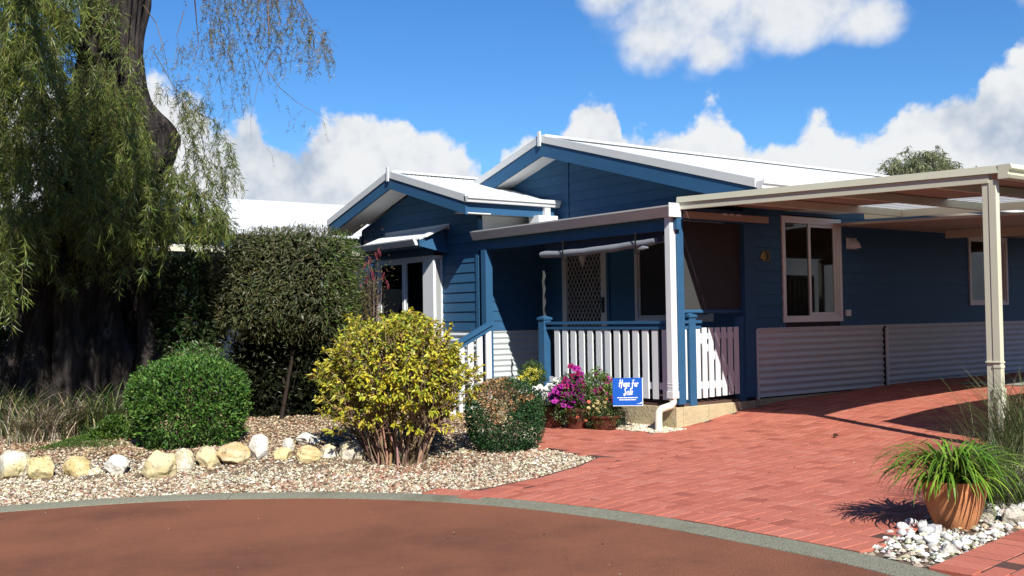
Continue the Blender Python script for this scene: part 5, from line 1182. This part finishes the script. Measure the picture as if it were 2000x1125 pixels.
sprays(A_, 1750, 11.9, 13.9, 0.18, 0.46, 30, 46, 0.112, 0.0105, [4, 4, 2, 1.6, 1])
sprays([(-160, -120), (210, -120), (200, 420), (-160, 520)], 700, 13.6, 16.6, 0.3, 0.6, 34, 46, 0.13, 0.02, [1, 1, 4, 0.2, 5])
sprays(B_, 260, 12.4, 14.0, 0.2, 0.42, 28, 40, 0.11, 0.0115, [3, 3, 3, 1, 2])
sprays([(300, 170), (400, 200), (455, 300), (470, 360), (430, 420), (340, 350), (345, 250)], 130, 12.8, 14.2, 0.18, 0.42, 20, 30, 0.095, 0.010, [2, 2, 3, 1, 3])
sprays([(150, -20), (230, 10), (280, 130), (285, 190), (180, 160)], 40, 13.2, 13.8, 0.2, 0.4, 22, 30, 0.10, 0.011, [3, 3, 2, 1, 1])
sprays([(180, 150), (270, 170), (300, 330), (190, 330)], 120, 13.0, 13.7, 0.2, 0.42, 26, 40, 0.11, 0.012, [3, 3, 2, 1, 1])
sprays([(20, 380), (300, 420), (345, 505), (200, 490), (60, 510)], 150, 12.2, 13.6, 0.22, 0.5, 28, 42, 0.11, 0.012, [3, 3, 3, 1, 2])
sprays([(-60, 400), (40, 440), (50, 540), (20, 590), (-60, 590)], 80, 11.6, 12.8, 0.3, 0.55, 30, 42, 0.115, 0.0125, [3, 4, 2, 1, 1], 0.4)
sprays([(90, 500), (280, 480), (300, 530), (200, 560), (110, 560)], 26, 12.6, 13.6, 0.2, 0.45, 22, 34, 0.11, 0.012, [2, 2, 4, 0.5, 3])
# thin sprays against the sky on the right
SC_ = [(0.15, 0.125, 0.05), (0.10, 0.10, 0.035), (0.20, 0.16, 0.075), (0.13, 0.14, 0.03)]
for (x, y) in poly_px([(380, -60), (560, -60), (600, 40), (650, 80), (640, 130), (540, 130), (500, 90), (440, 120), (400, 80)], 260): strand(at(x, y-20, rng.uniform(10.9, 12.0)+DSH), rng.uniform(0.18, 0.42), 24, 0.062, 0.0085, SC_, [3, 2, 2, 2], 0.7, 0.9, 0.0022)
for (x, y) in poly_px([(290, 90), (420, 60), (520, 130), (470, 230), (330, 220)], 90): strand(at(x, y-10, rng.uniform(11.2, 12.4)+DSH), rng.uniform(0.2, 0.42), 18, 0.06, 0.0075, SC_, [3, 2, 2, 2], 0.7, 0.9, 0.0022)
for (x, y) in ((530, 180), (560, 205), (575, 230), (600, 235), (628, 232), (610, 250), (520, 290), (480, 210), (545, 160), (500, 150), (590, 215)): strand(at(x, y, rng.uniform(11.2, 11.8)+DSH), rng.uniform(0.12, 0.3), 11, 0.05, 0.0065, SC_, [3, 2, 2, 2], 0.8, 0.9, 0.002)
def hang(pts_, r):
    P = np.array([at(x_, y_, d_+DSH) for x_, y_, d_ in pts_]); n = len(P)-1; twig.sticks(P[:-1], P[1:], np.linspace(r, r*0.4, n), np.linspace(r*0.8, r*0.3, n), tint((0.14, 0.09, 0.06), n), 5)
hang([(375, -60, 12), (383, 30, 12), (388, 85, 12), (378, 125, 12)], 0.010); hang([(360, 20, 12), (345, 70, 12), (356, 120, 12)], 0.006); hang([(280, 10, 12.6), (305, 45, 12.4), (320, 95, 12.3), (330, 150, 12.2)], 0.008)
hang([(520, -60, 11.5), (525, 60, 11.5), (522, 150, 11.5)], 0.009); hang([(525, 140, 11.5), (545, 170, 11.5), (580, 200, 11.5), (625, 225, 11.5), (640, 235, 11.5)], 0.005); hang([(530, 100, 11.5), (505, 160, 11.5), (490, 230, 11.5), (490, 280, 11.5)], 0.004); hang([(560, -40, 11.3), (610, 40, 11.3), (660, 95, 11.3)], 0.006)
hang([(430, -80, 12), (425, 20, 12), (440, 110, 12), (420, 170, 12)], 0.006); hang([(300, 100, 12.4), (340, 170, 12.2), (400, 260, 12), (440, 330, 12)], 0.007); hang([(130, 440, 11.5), (150, 500, 11.4), (170, 555, 11.4)], 0.006); hang([(60, 190, 11.6), (40, 230, 11.5), (5, 260, 11.4)], 0.012)
# the crown above the frame
cc0 = at(160, -470, 15.2)
for k in range(620):
    u = rnd(1)[0]*rng.random()**0.4; a = cc0+u*np.array([3.6, 3.6, 2.2])
    fall = a-np.array(SUN)/SUN.z*(a[2]-2.3)
    if a[2] < 4.3 or fall[1] > -2.4: continue
    strand(a, rng.uniform(0.5, 1.1), 34, 0.16, 0.026, LC, [3, 3, 3, 1, 2], 0.4, tw=0.006)
for k in range(230):      # unseen bough added over the kerb, above the frame, to shade the trunk
    u = rng.normal(size=3); a = np.array([0.0+0.8*u[0], -7.15+0.5*u[1]-0.1*u[0], 5.7+0.35*u[2]]); strand(a, rng.uniform(0.4, 0.8), 34, 0.16, 0.03, LC, [3, 3, 3, 1, 2], 0.5, tw=0.006)
bgh = np.array([top_+np.array([0, 0, 1.5]), np.array([-5.0, -6.4, 6.0]), np.array([-2.0, -7.0, 6.4]), np.array([1.8, -7.3, 6.0])]); MB().tube([tuple(b) for b in bgh], [0.2, 0.14, 0.09, 0.03], 8).build('limb', BARK, tree, smooth=True)  # limb added to carry the shading bough
crown.build('crown', LEAF, tree, 'stuff'); twig.build('twigs', STONE, tree, 'stuff')
# ------------------------------------------------------------------ trees far behind the carport, a bare twig top, and an added unseen wood that blocks sky light
def far_tree(px, py, D, w, h, label, seed, n=260):
    c = at(px, py, D); g = (c[0], c[1], -1.1); o = root('distant_tree', g, label, 'tree', None); l = LM(); r_ = np.array([w/2/F_PX*D, w/2/F_PX*D, h/F_PX*D])
    for k in range(n):
        u = rnd(1)[0]*rng.random()**0.35; u[2] = abs(u[2]); a = c+u*r_*(1+0.25*vnoise(u[None], 3, seed)[0]); k2 = 34
        t = rng.random(k2); H = unit(np.array([rng.normal(), rng.normal(), 0.1])); P = a+H*0.55*t[:, None]+np.array([0, 0, -0.7])*(t**2)[:, None]
        l.leaves(P, unit(rnd(k2)*0.7+np.array([0, 0, -0.6])), rnd(k2), 0.17, 0.028, pick([(0.20, 0.22, 0.10), (0.13, 0.15, 0.075), (0.27, 0.27, 0.13)], [2, 2, 1], k2))
    l.build('crown', LEAF, o, 'stuff')
    MB().tube([g, (c[0]+0.1, c[1], c[2]*0.5), tuple(c)], [0.3, 0.22, 0.12], 8).build('trunk', BARK, o, smooth=True)
far_tree(1795, 352, 32, 150, 62, 'grey green tree top showing above the carport roof', 5)
far_tree(1880, 362, 34, 110, 40, 'lower tree crown right of the grey green tree top', 6, 120)
c = at(1620, 362, 30); tw_o = root('bare_treetop', (c[0], c[1], -1.1), 'few bare twigs poking up over the roof end', 'tree'); l = LM(); base_ = np.array([c[0], c[1], -1.1]); l.sticks(base_[None], c[None], 0.08, 0.03, tint((0.12, 0.09, 0.06), 1), 6)
for px, py in ((1613, 345), (1618, 332), (1624, 343), (1645, 347), (1640, 350), (1606, 352)): l.sticks(c[None], at(px, py, 30)[None], 0.03, 0.012, tint((0.12, 0.10, 0.07), 1), 4)
l.build('twigs', STONE, tw_o)
l = LM(); A, B = [], []  # ring of trees added out of view to cut the ambient sky light
for k in range(46):
    a = -2.55+2.75*k/45+rng.normal()*0.03; d = np.array([math.cos(a), math.sin(a)]); dist = rng.uniform(24, 33); c = np.array([6.0, -7.0])+d*dist; hh = rng.uniform(8.5, 12.5); n = 420
    P = np.c_[c[0]+rng.normal(size=n)*1.9, c[1]+rng.normal(size=n)*1.9, -1.4+hh*rng.random(n)**0.8]; l.broad(P, rnd(n), rnd(n), 1.1, 0.8, pick([(0.05, 0.075, 0.02), (0.035, 0.055, 0.016), (0.08, 0.10, 0.03)], [2, 2, 1], n)); A.append((c[0], c[1], -1.7)); B.append((c[0], c[1], hh*0.6))
l.sticks(np.array(A), np.array(B), 0.3, 0.15, tint((0.12, 0.1, 0.08), len(A)), 6)
tag(l.build('sky_block_wood', LEAF), 'unseen dark wood added behind the viewer to block low sky light', 'wood', kind='stuff')

oh = root('neighbour_house', (-24, -13, -1.5), 'white roofed cottage down the street left of the old tree', 'house')
MB().box(-28, -17, -1.7, -20, -8, 1.3).build('wall', NAVY, oh)
for sg in (1, -1): roof_sheet('roof', (-24, -17.5, 2.8), (-24, -7.5, 2.8), (sg*4.6, 0, -1.3), oh, METALW, n_per=3)
for y0 in (-15.5, -11.5): MB().box(-19.995, y0, -0.4, -19.95, y0+1.6, 0.9).build('window', WHITE, oh)
n = 80; q = np.c_[rng.uniform(-2, 7, n), rng.uniform(-9, -4, n)]; q = q[((q-KR[np.argmin(np.hypot(q[:, None, 0]-KR[None, :, 0], q[:, None, 1]-KR[None, :, 1]), 1)])*KN[np.argmin(np.hypot(q[:, None, 0]-KR[None, :, 0], q[:, None, 1]-KR[None, :, 1]), 1)]).sum(1) > 0.28]; n = len(q)
l = LM(); l.raw(*stones(np.c_[q, G(q[:, 0], q[:, 1])-0.012], rng.uniform(0.003, 0.008, n), pick([(0.5, 0.44, 0.36), (0.36, 0.2, 0.13), (0.10, 0.06, 0.04)], [1, 2, 2], n), OCT, OCTF)); l.leaves(np.c_[q+rng.normal(size=q.shape), np.zeros(n)]+np.c_[np.zeros((n, 2)), G(q[:, 0], q[:, 1])-0.011], unit(rnd(n)*np.array([1, 1, 0.15])), unit(CARDS+rnd(n)*0.3), rng.uniform(0.01, 0.035, n), 0.006, pick([(0.2, 0.12, 0.07), (0.09, 0.05, 0.03)], [1, 1], n)); tag(l.build('road_litter', STONE), 'stray grit and leaf bits on the red asphalt', 'litter', kind='stuff')
# ------------------------------------------------------------------ flower pots by the steps
def flower_mesh(name, cols, petals, r, cup=0.3, centre=None, rows=1):
    l = LM()
    for j in range(rows):
        n = petals; a = np.arange(n)*2*math.pi/n+j*math.pi/n; D = np.stack([np.cos(a), np.sin(a), np.full(n, cup+0.5*j)], 1); l.broad(np.zeros((n, 3))+np.array([0, 0, 0.002*j]), D, np.tile(CARDS, (n, 1))+0.01, r*(1-0.25*j), r*(1.25 if petals < 7 else 0.5), np.tile(cols[j % len(cols)], (n, 1))*(0.9+0.2*rng.random((n, 1))), 0.08, 0.15)
    if centre is not None: v, f = OCT*r*0.28+np.array([0, 0, r*0.15]), OCTF; l.raw(v, f, np.tile(centre, (8, 1)))
    V = np.concatenate(l.V); ks = sorted(l.F); return npmesh('flower', V, [np.concatenate(l.F[k]) for k in ks], PETAL, col=np.concatenate([np.concatenate(l.C[k]) for k in ks]))
PET = [flower_mesh('f', [c], 5, 0.036, 0.35, (0.06, 0.0, 0.06)) for c in ((0.36, 0.018, 0.26), (0.26, 0.012, 0.20), (0.44, 0.04, 0.34), (0.30, 0.01, 0.10))]
DAISY = [flower_mesh('f', [(0.78, 0.78, 0.76)], 13, 0.034, 0.12, (0.6, 0.6, 0.5), 2)]
YEL = [flower_mesh('f', [(0.68, 0.62, 0.06), (0.72, 0.68, 0.16)], 13, 0.036, 0.1, (0.6, 0.5, 0.05), 2)]
CRM = [flower_mesh('f', [(0.70, 0.55, 0.26), (0.74, 0.64, 0.36)], 11, 0.019, 0.3, (0.65, 0.45, 0.15), 2), flower_mesh('f', [(0.58, 0.16, 0.09)], 6, 0.022, 0.3, (0.4, 0.1, 0.06))]
MAG = [flower_mesh('f', [c], 5, 0.030, 0.35, (0.2, 0.01, 0.08)) for c in ((0.36, 0.02, 0.16), (0.26, 0.012, 0.09), (0.40, 0.06, 0.26))]
PNK = [flower_mesh('f', [(0.74, 0.62, 0.74)], 5, 0.034, 0.3, (0.30, 0.05, 0.22))]
def potted(px, py, D, pot, fol, flowers, label, matp=REDPOT, pot_vis=True):
    """pot = (radius top, height); fol = list of (pixel x, y, rx, ry, rz, n, leaf L, W, colours); flowers = list of (meshes, [(px, py)...], jitter D)"""
    g = gnd(px, py); b = np.array([*at(px, py, D)[:2], 0]); b[2] = GZ(b[0], b[1])+0.012; o = root('flower_pot', tuple(b), label, 'flower pot', 'flower pots beside the verandah steps')
    rt, h = pot; MB().lathe([(0.001, 0), (rt*0.70, 0), (rt*0.72, 0.01), (rt*0.93, h*0.82), (rt*1.02, h*0.83), (rt*1.05, h), (rt*0.95, h), (rt*0.9, h*0.88), (0.001, h*0.86)], 22, o=b).build('pot', matp, o, smooth=True)
    l = LM()
    for fx, fy, rx, ry, rz, n, L, Wd, cols in fol:
        c = at(fx, fy, D); P, nrm, _ = shell(n, c, (rx, ry, rz), 2.0, 0.35, 0.1, 3, 5, -0.98); n = len(P); l.leaves(P, unit(nrm*0.5+rnd(n)+CARDS*0.3), unit(CARDS+rnd(n)), L*(0.7+0.6*rng.random(n)), Wd, pick(cols, [1]*len(cols), n, 0.2))
        k = 30; A = np.tile(b+np.array([0, 0, h*0.8]), (k, 1))+rng.normal(size=(k, 3))*0.04*np.array([1, 1, 0]); Bq = P[rng.integers(0, n, k)]; l.sticks(A, Bq, 0.004, 0.002, tint((0.10, 0.15, 0.05), k), 3)
    l.build('foliage', LEAF, o, 'stuff')
    for meshes, pts_, jd in flowers:
        for (x, y) in pts_:
            p = at(x, y, D+rng.uniform(-jd, jd)-0.02); f = put('flower', meshes[int(rng.integers(len(meshes)))], o, tuple(p-b)); d = Vector(unit(-FWD*0.8+CARDS*0.55+RGT*0.35+rng.normal(size=3)*0.35)); f.rotation_euler = d.to_track_quat('Z', 'Y').to_euler(); s_ = rng.uniform(0.95, 1.4); f.scale = (s_, s_, s_)
    return o
GL = [(0.05, 0.11, 0.02), (0.09, 0.16, 0.03), (0.035, 0.07, 0.018)]; GLY = [(0.16, 0.24, 0.04), (0.10, 0.17, 0.03)]; GLD = [(0.03, 0.05, 0.022), (0.05, 0.08, 0.03), (0.02, 0.035, 0.016)]
pin = lambda poly, n: [tuple(q_) for q_ in poly_px(poly, n)]
potted(1083, 831, 12.55, (0.16, 0.25), [(1072, 786, 0.32, 0.22, 0.17, 1500, 0.03, 0.014, GLD+GL)], [(DAISY, pin([(1016, 762), (1060, 750), (1082, 752), (1078, 772), (1062, 782), (1058, 772), (1020, 768)], 42), 0.08), (DAISY, [(1010, 745), (1002, 742), (1092, 748), (1085, 742)], 0.05)], 'dark red pot of white daisies spilling left towards the small dark bush')
potted(1128, 834, 12.35, (0.165, 0.24), [(1120, 765, 0.30, 0.24, 0.22, 1500, 0.036, 0.017, GL), (1108, 802, 0.30, 0.22, 0.15, 1100, 0.034, 0.016, GL+GLD)], [(PET, pin([(1078, 772), (1090, 745), (1115, 735), (1122, 716), (1134, 716), (1136, 740), (1142, 765), (1140, 790), (1126, 788), (1108, 800), (1085, 796), (1072, 778)], 135), 0.14), (PET, [(1115, 716), (1130, 720), (1076, 772), (1120, 778), (1128, 785), (1095, 785)], 0.05), (PNK, [(1110, 793), (1118, 792), (1092, 788), (1136, 778)], 0.02)], 'dark red pot of purple petunias rising in a spire beside the white daisies')
potted(1172, 830, 12.62, (0.15, 0.26), [(1168, 758, 0.20, 0.2, 0.24, 1300, 0.045, 0.017, GLY), (1182, 785, 0.24, 0.2, 0.18, 700, 0.036, 0.016, GL)], [(MAG, pin([(1150, 762), (1175, 756), (1196, 766), (1192, 786), (1160, 778)], 55), 0.1), (MAG, [(1178, 742), (1188, 738), (1192, 746), (1182, 750), (1172, 722), (1164, 730), (1196, 742), (1186, 745)], 0.06)], 'pot of tall crimson flowers with lime green leaves just left of the sale sign')
potted(1182, 838, 12.2, (0.20, 0.16), [(1178, 805, 0.27, 0.22, 0.19, 2000, 0.03, 0.010, GL+[(0.10, 0.12, 0.05)]), (1200, 815, 0.16, 0.16, 0.18, 800, 0.03, 0.012, GLD), (1165, 822, 0.22, 0.16, 0.10, 700, 0.03, 0.011, GL)], [(CRM[:1], pin([(1140, 795), (1165, 782), (1200, 788), (1210, 805), (1180, 812), (1145, 808)], 40), 0.06), (CRM[1:], [(1185, 780), (1180, 790), (1205, 782), (1150, 785), (1192, 797), (1145, 822), (1128, 815)], 0.04)], 'low wide pot with small cream and orange flowers in front of the limestone wall')
potted(1040, 790, 13.1, (0.16, 0.26), [(1040, 735, 0.22, 0.18, 0.20, 1500, 0.035, 0.014, GL)], [(YEL, pin([(1010, 745), (1024, 722), (1050, 716), (1060, 722), (1052, 740), (1030, 752), (1012, 752)], 40), 0.08)], 'pot of lemon yellow daisies standing behind the white daisies')
# ------------------------------------------------------------------ the sale sign
s0 = at(1226, 842, 12.0); sg = root('sale_sign', (s0[0], s0[1], GZ(s0[0], s0[1])), 'small square blue Home for Sale sign on a wire stand', 'sign')
e_ = unit(RGT*0.985-FWD*0.05); nr_ = np.array([e_[1], -e_[0], 0]); bc = at(1225.5, 765, 12.0); hw, hh = 0.171, 0.160
P3 = lambda x, z, d=0.0: tuple(bc+e_*x+CARDS*z+nr_*d)
MB().prism([P3(-hw, -hh), P3(hw, -hh), P3(hw, hh), P3(-hw, hh)], tuple(-nr_*0.006)).build('sign_board', SIGNB, sg)
MB().prism([P3(hw+0.0005, -hh-0.004, 0.0), P3(hw+0.008, -hh-0.004, 0.0), P3(hw+0.008, hh, 0.0), P3(hw+0.0005, hh, 0.0)], tuple(-nr_*0.006)).prism([P3(-hw, -hh-0.006, 0.0), P3(hw, -hh-0.006, 0.0), P3(hw, -hh-0.0005, 0.0), P3(-hw, -hh-0.0005, 0.0)], tuple(-nr_*0.006)).build('board_edge', SIGNW, sg)
arc = circ
LET = {'H': [[(0.1, 0), (0.22, 1.05)], [(0.52, -0.2), (0.66, 1.0)], [(0.0, 0.45), (0.75, 0.62)]], 'o': [circ(0.25, 0.3, 0.16, 0.26, 10)], 'm': [[(0.02, 0), (0.08, 0.55)], [(0.08, 0.42), (0.2, 0.58), (0.26, 0.05)], [(0.26, 0.4), (0.38, 0.56), (0.46, 0.03)]],
       'e': [[(0.06, 0.3), (0.32, 0.36), (0.30, 0.55), (0.15, 0.56), (0.05, 0.3), (0.12, 0.04), (0.36, 0.12)]], 'f': [[(0.42, 0.95), (0.28, 1.02), (0.2, 0.7), (0.12, -0.35)], [(0.02, 0.45), (0.38, 0.52)]], 'r': [[(0.05, 0), (0.12, 0.56)], [(0.10, 0.36), (0.22, 0.56), (0.36, 0.50)]],
       'S': [[(0.55, 0.95), (0.4, 1.1), (0.18, 0.95), (0.22, 0.65), (0.42, 0.4), (0.36, 0.0), (0.15, -0.12), (0.02, 0.1), (0.2, 0.2)]], 'a': [circ(0.2, 0.28, 0.16, 0.24, 10), [(0.38, 0.55), (0.36, 0.02), (0.46, 0.02)]], 'l': [[(0.22, 1.0), (0.12, 0.05), (0.22, 0.0)]]}
tx = MB()
def write(text, x, z, sc, wd):
    for ch in text:
        if ch == ' ': x += sc*0.28; continue
        strokes(tx, [[(a*0.70+b*0.10, b) for a, b in L_] for L_ in LET[ch]], P3(x, z, 0.001), tuple(e_), (0, 0, 1), sc, wd, 0.0015); x += sc*(0.70*max(a for L_ in LET[ch] for a, b in L_)+0.06)
write('Home for', -0.100, 0.058, 0.078, 0.0105); write('Sale', -0.045, -0.036, 0.078, 0.0105)
for z, x0, x1 in ((-0.070, -0.118, 0.118), (-0.094, -0.096, 0.096)):
    x = x0
    while x < x1: w_ = rng.uniform(0.012, 0.034); tx.prism([P3(x, z-0.005, 0.001), P3(min(x+w_, x1), z-0.005, 0.001), P3(min(x+w_, x1), z+0.005, 0.001), P3(x, z+0.005, 0.001)], tuple(nr_*0.001)); x += w_+0.005
tx.prism([P3(0.10, -0.142, 0.001), P3(0.16, -0.142, 0.001), P3(0.162, -0.115, 0.001), P3(0.145, -0.134, 0.001)], tuple(nr_*0.001))
tx.build('lettering', SIGNW, sg)
st_ = MB().tube([P3(0.0, -hh, -0.012), P3(-0.002, -0.30, -0.012)], 0.0022, 6)
st_.tube([P3(0.075, -hh+0.02, -0.01), P3(0.075, -0.285, -0.01), P3(-0.08, -0.30, -0.01)], 0.0025, 6)
for dx, dd_ in ((-0.045, 0.03), (0.055, 0.03), (0.085, -0.05)): q_ = np.array(P3(dx, 0, dd_)); st_.tube([P3(0.0, -0.275, -0.01), (q_[0], q_[1], GZ(q_[0], q_[1])-0.02)], 0.0032, 6)
st_.build('wire_stand', WIRE, sg, smooth=True)
# ------------------------------------------------------------------ terracotta pot with strap leaved plant
pg = gnd(1880, 1034); pg = pg+FWD*0.10; pb_ = (pg[0], pg[1], GZ(pg[0], pg[1])-0.01)
pot_o = root('potted_plant', pb_, 'terracotta pot with an arching bright green strap leaved plant', 'pot plant')
pr, ph = 0.182, 0.285
MB().lathe([(0.001, 0.0), (0.105, 0.0), (0.118, 0.012), (0.150, 0.10), (0.172, 0.18), (0.180, 0.235), (0.180, 0.25), (0.184, 0.255), (0.186, 0.285), (0.170, 0.285), (0.165, 0.26), (0.001, 0.25)], 40, o=pb_).build('pot', TERRA, pot_o, smooth=True)
MB().lathe([(0.163, 0.262), (0.08, 0.268), (0.001, 0.27)], 20, o=pb_).build('potting_soil', SOIL, pot_o)
bl_m = []
for k in range(18):
    l = LM(); C = pick([(0.13, 0.25, 0.022), (0.09, 0.19, 0.016), (0.18, 0.30, 0.035), (0.06, 0.13, 0.012)], [4, 3, 2, 2], 1, 0.1); e0 = rng.uniform(0.75, 1.5); l.blades(np.zeros((1, 3)), np.array([0.0]), np.array([e0]), np.array([rng.uniform(-1.55, -0.5)]), np.array([rng.uniform(0.32, 0.54)]), np.array([rng.uniform(0.012, 0.020)]), C, 9, 0.25)
    ks = sorted(l.F); bl_m.append(npmesh('leaf_blade', np.concatenate(l.V), [np.concatenate(l.F[q_]) for q_ in ks], LEAFD, col=np.concatenate([np.concatenate(l.C[q_]) for q_ in ks])))
for k in range(380):
    a = rng.uniform(0, 6.28); r0 = 0.11*rng.random()**0.5; f = put('leaf_blade', bl_m[k % 18], pot_o, (math.cos(a)*r0, math.sin(a)*r0, 0.265)); f.rotation_euler = (0, rng.normal()*0.12, a+rng.normal()*0.5); s_ = rng.uniform(0.75, 1.22); f.scale = (s_, s_, s_)
l = LM(); n = 70; a = rng.uniform(0, 6.28, n); l.blades(np.tile(np.array(pb_)+np.array([0, 0, 0.27]), (n, 1)), a, rng.uniform(0.7, 1.3, n), rng.uniform(-1.4, -0.2, n), rng.uniform(0.42, 0.62, n), np.full(n, 0.004), pick([(0.12, 0.15, 0.05), (0.20, 0.12, 0.06), (0.08, 0.10, 0.03)], [2, 1, 1], n), 9); l.build('thin_blades', LEAF, pot_o, 'stuff')
# ------------------------------------------------------------------ pebble bed, right hand garden corner
right_bed = [tuple(KR[iA]+np.array([0.0, 0.01])), (4.93, -3.2), (4.74, -2.6), (4.32, -1.6), (3.72, -0.45), (3.5, 0.2), (4.3, 0.5), (6.5, -1.0), (5.75, -2.0)] + [tuple(pA+dP*2.2), tuple(pB), tuple(pA)]
pbed = poly_sheet('pebble_bed', right_bed, -0.004, SOIL)
q = scatter(15000, right_bed); n = len(q); l = LM(); l.raw(*stones(np.c_[q, G(q[:, 0], q[:, 1])+rng.uniform(-.002, .012, n)], rng.gamma(6, 0.0021, n), pick([(0.56, 0.53, 0.44), (0.40, 0.36, 0.27), (0.26, 0.22, 0.15), (0.66, 0.65, 0.62)], [3, 3, 2, 2], n), OCT, OCTF)); l.build('small_gravel', STONE, pbed, 'stuff')
peb_m = []
for k in range(14):
    sh = unit(rng.normal(size=3)); V, F = ico2(2) if k == 0 else (PV0, PF0)
    if k == 0: PV0, PF0 = V, F
    Vp = PV0*(1+0.10*vnoise(PV0, 1.6, 90+k))[:, None]*np.array([1.0, rng.uniform(0.62, 0.85), rng.uniform(0.48, 0.68)])
    c_ = np.array([(0.66, 0.66, 0.65), (0.60, 0.60, 0.58), (0.70, 0.69, 0.66), (0.42, 0.42, 0.40), (0.36, 0.35, 0.30)][k % 5]); peb_m.append(npmesh('pebble', Vp, PF0, STONE, col=np.tile(c_, (len(PF0), 1))*(1+0.05*vnoise(PV0[PF0].mean(1), 4, k)[:, None]), smooth=True))
pp = [tuple(gnd(x, y)[:2]) for x, y in poly_px([(1728, 1046), (1745, 1034), (1800, 1018), (1835, 1045), (1900, 1050), (1940, 1035), (1995, 1018), (1995, 1030), (1900, 1072), (1820, 1098), (1760, 1085), (1735, 1070)], 125)] + [tuple(p) for p in scatter(400, [(4.75, -2.9), (5.0, -3.3), (5.5, -2.2), (5.5, -1.6), (4.8, -2.2)])[:70]]
placed = []
for x, y in pp:
    r_ = float(rng.choice([0.016, 0.022, 0.028, 0.036, 0.042], p=[.24, .30, .24, .15, .07]))
    if any((x-a)**2+(y-b)**2 < (0.85*(r_+c))**2 for a, b, c in placed) or (x-pb_[0])**2+(y-pb_[1])**2 < (0.12+r_)**2: continue
    placed.append((x, y, r_)); o = put('pebble', peb_m[int(rng.integers(14))], pbed, (x, y, GZ(x, y)+r_*0.42)); o.rotation_euler = (rng.normal()*0.25, rng.normal()*0.25, rng.uniform(0, 6.28)); o.scale = (r_, r_, r_)
q_ = gnd(1826, 1040); MB().box(q_[0]-0.03, q_[1]-0.03, q_[2]-0.01, q_[0]+0.03, q_[1]+0.03, q_[2]+0.045).build('light_cube', ALU, None, bevel=0.006)
tag(bpy.data.objects['light_cube'], 'small pale translucent garden light cube among the white pebbles', 'garden light')
rock(1985, 1022, 52, 50, (GY, (0.45, 0.43, 0.36)), 'grey rock at the right frame edge behind the pebbles', 31, group='grey rocks around the pot'); rock(1872+55, 1015, 60, 30, ((0.30, 0.28, 0.22), (0.40, 0.37, 0.28)), 'low weathered rock half hidden behind the terracotta pot', 32, group='grey rocks around the pot'); rock(1856, 1083, 40, 34, (GY, (0.36, 0.35, 0.30)), 'flat grey stone in front of the pot at the brick path edge', 33, group='grey rocks around the pot')
GGR = [(0.11, 0.145, 0.045), (0.16, 0.19, 0.07), (0.06, 0.09, 0.03), (0.20, 0.18, 0.09)]
clump('wispy_grass', 1962, 985, 850, 0.13, 0.62, GGR, [3, 2, 2, 1], 'wispy grey green grass spilling over behind the terracotta pot', 81, wd=(0.003, 0.006), e0=(0.5, 1.4), cat='grass clump')
clump('wispy_grass', 2008, 905, 750, 0.16, 0.95, GGR, [3, 2, 2, 1], 'taller wispy grass at the right frame edge beside the carport post', 82, wd=(0.003, 0.007), e0=(0.7, 1.5), cat='grass clump')
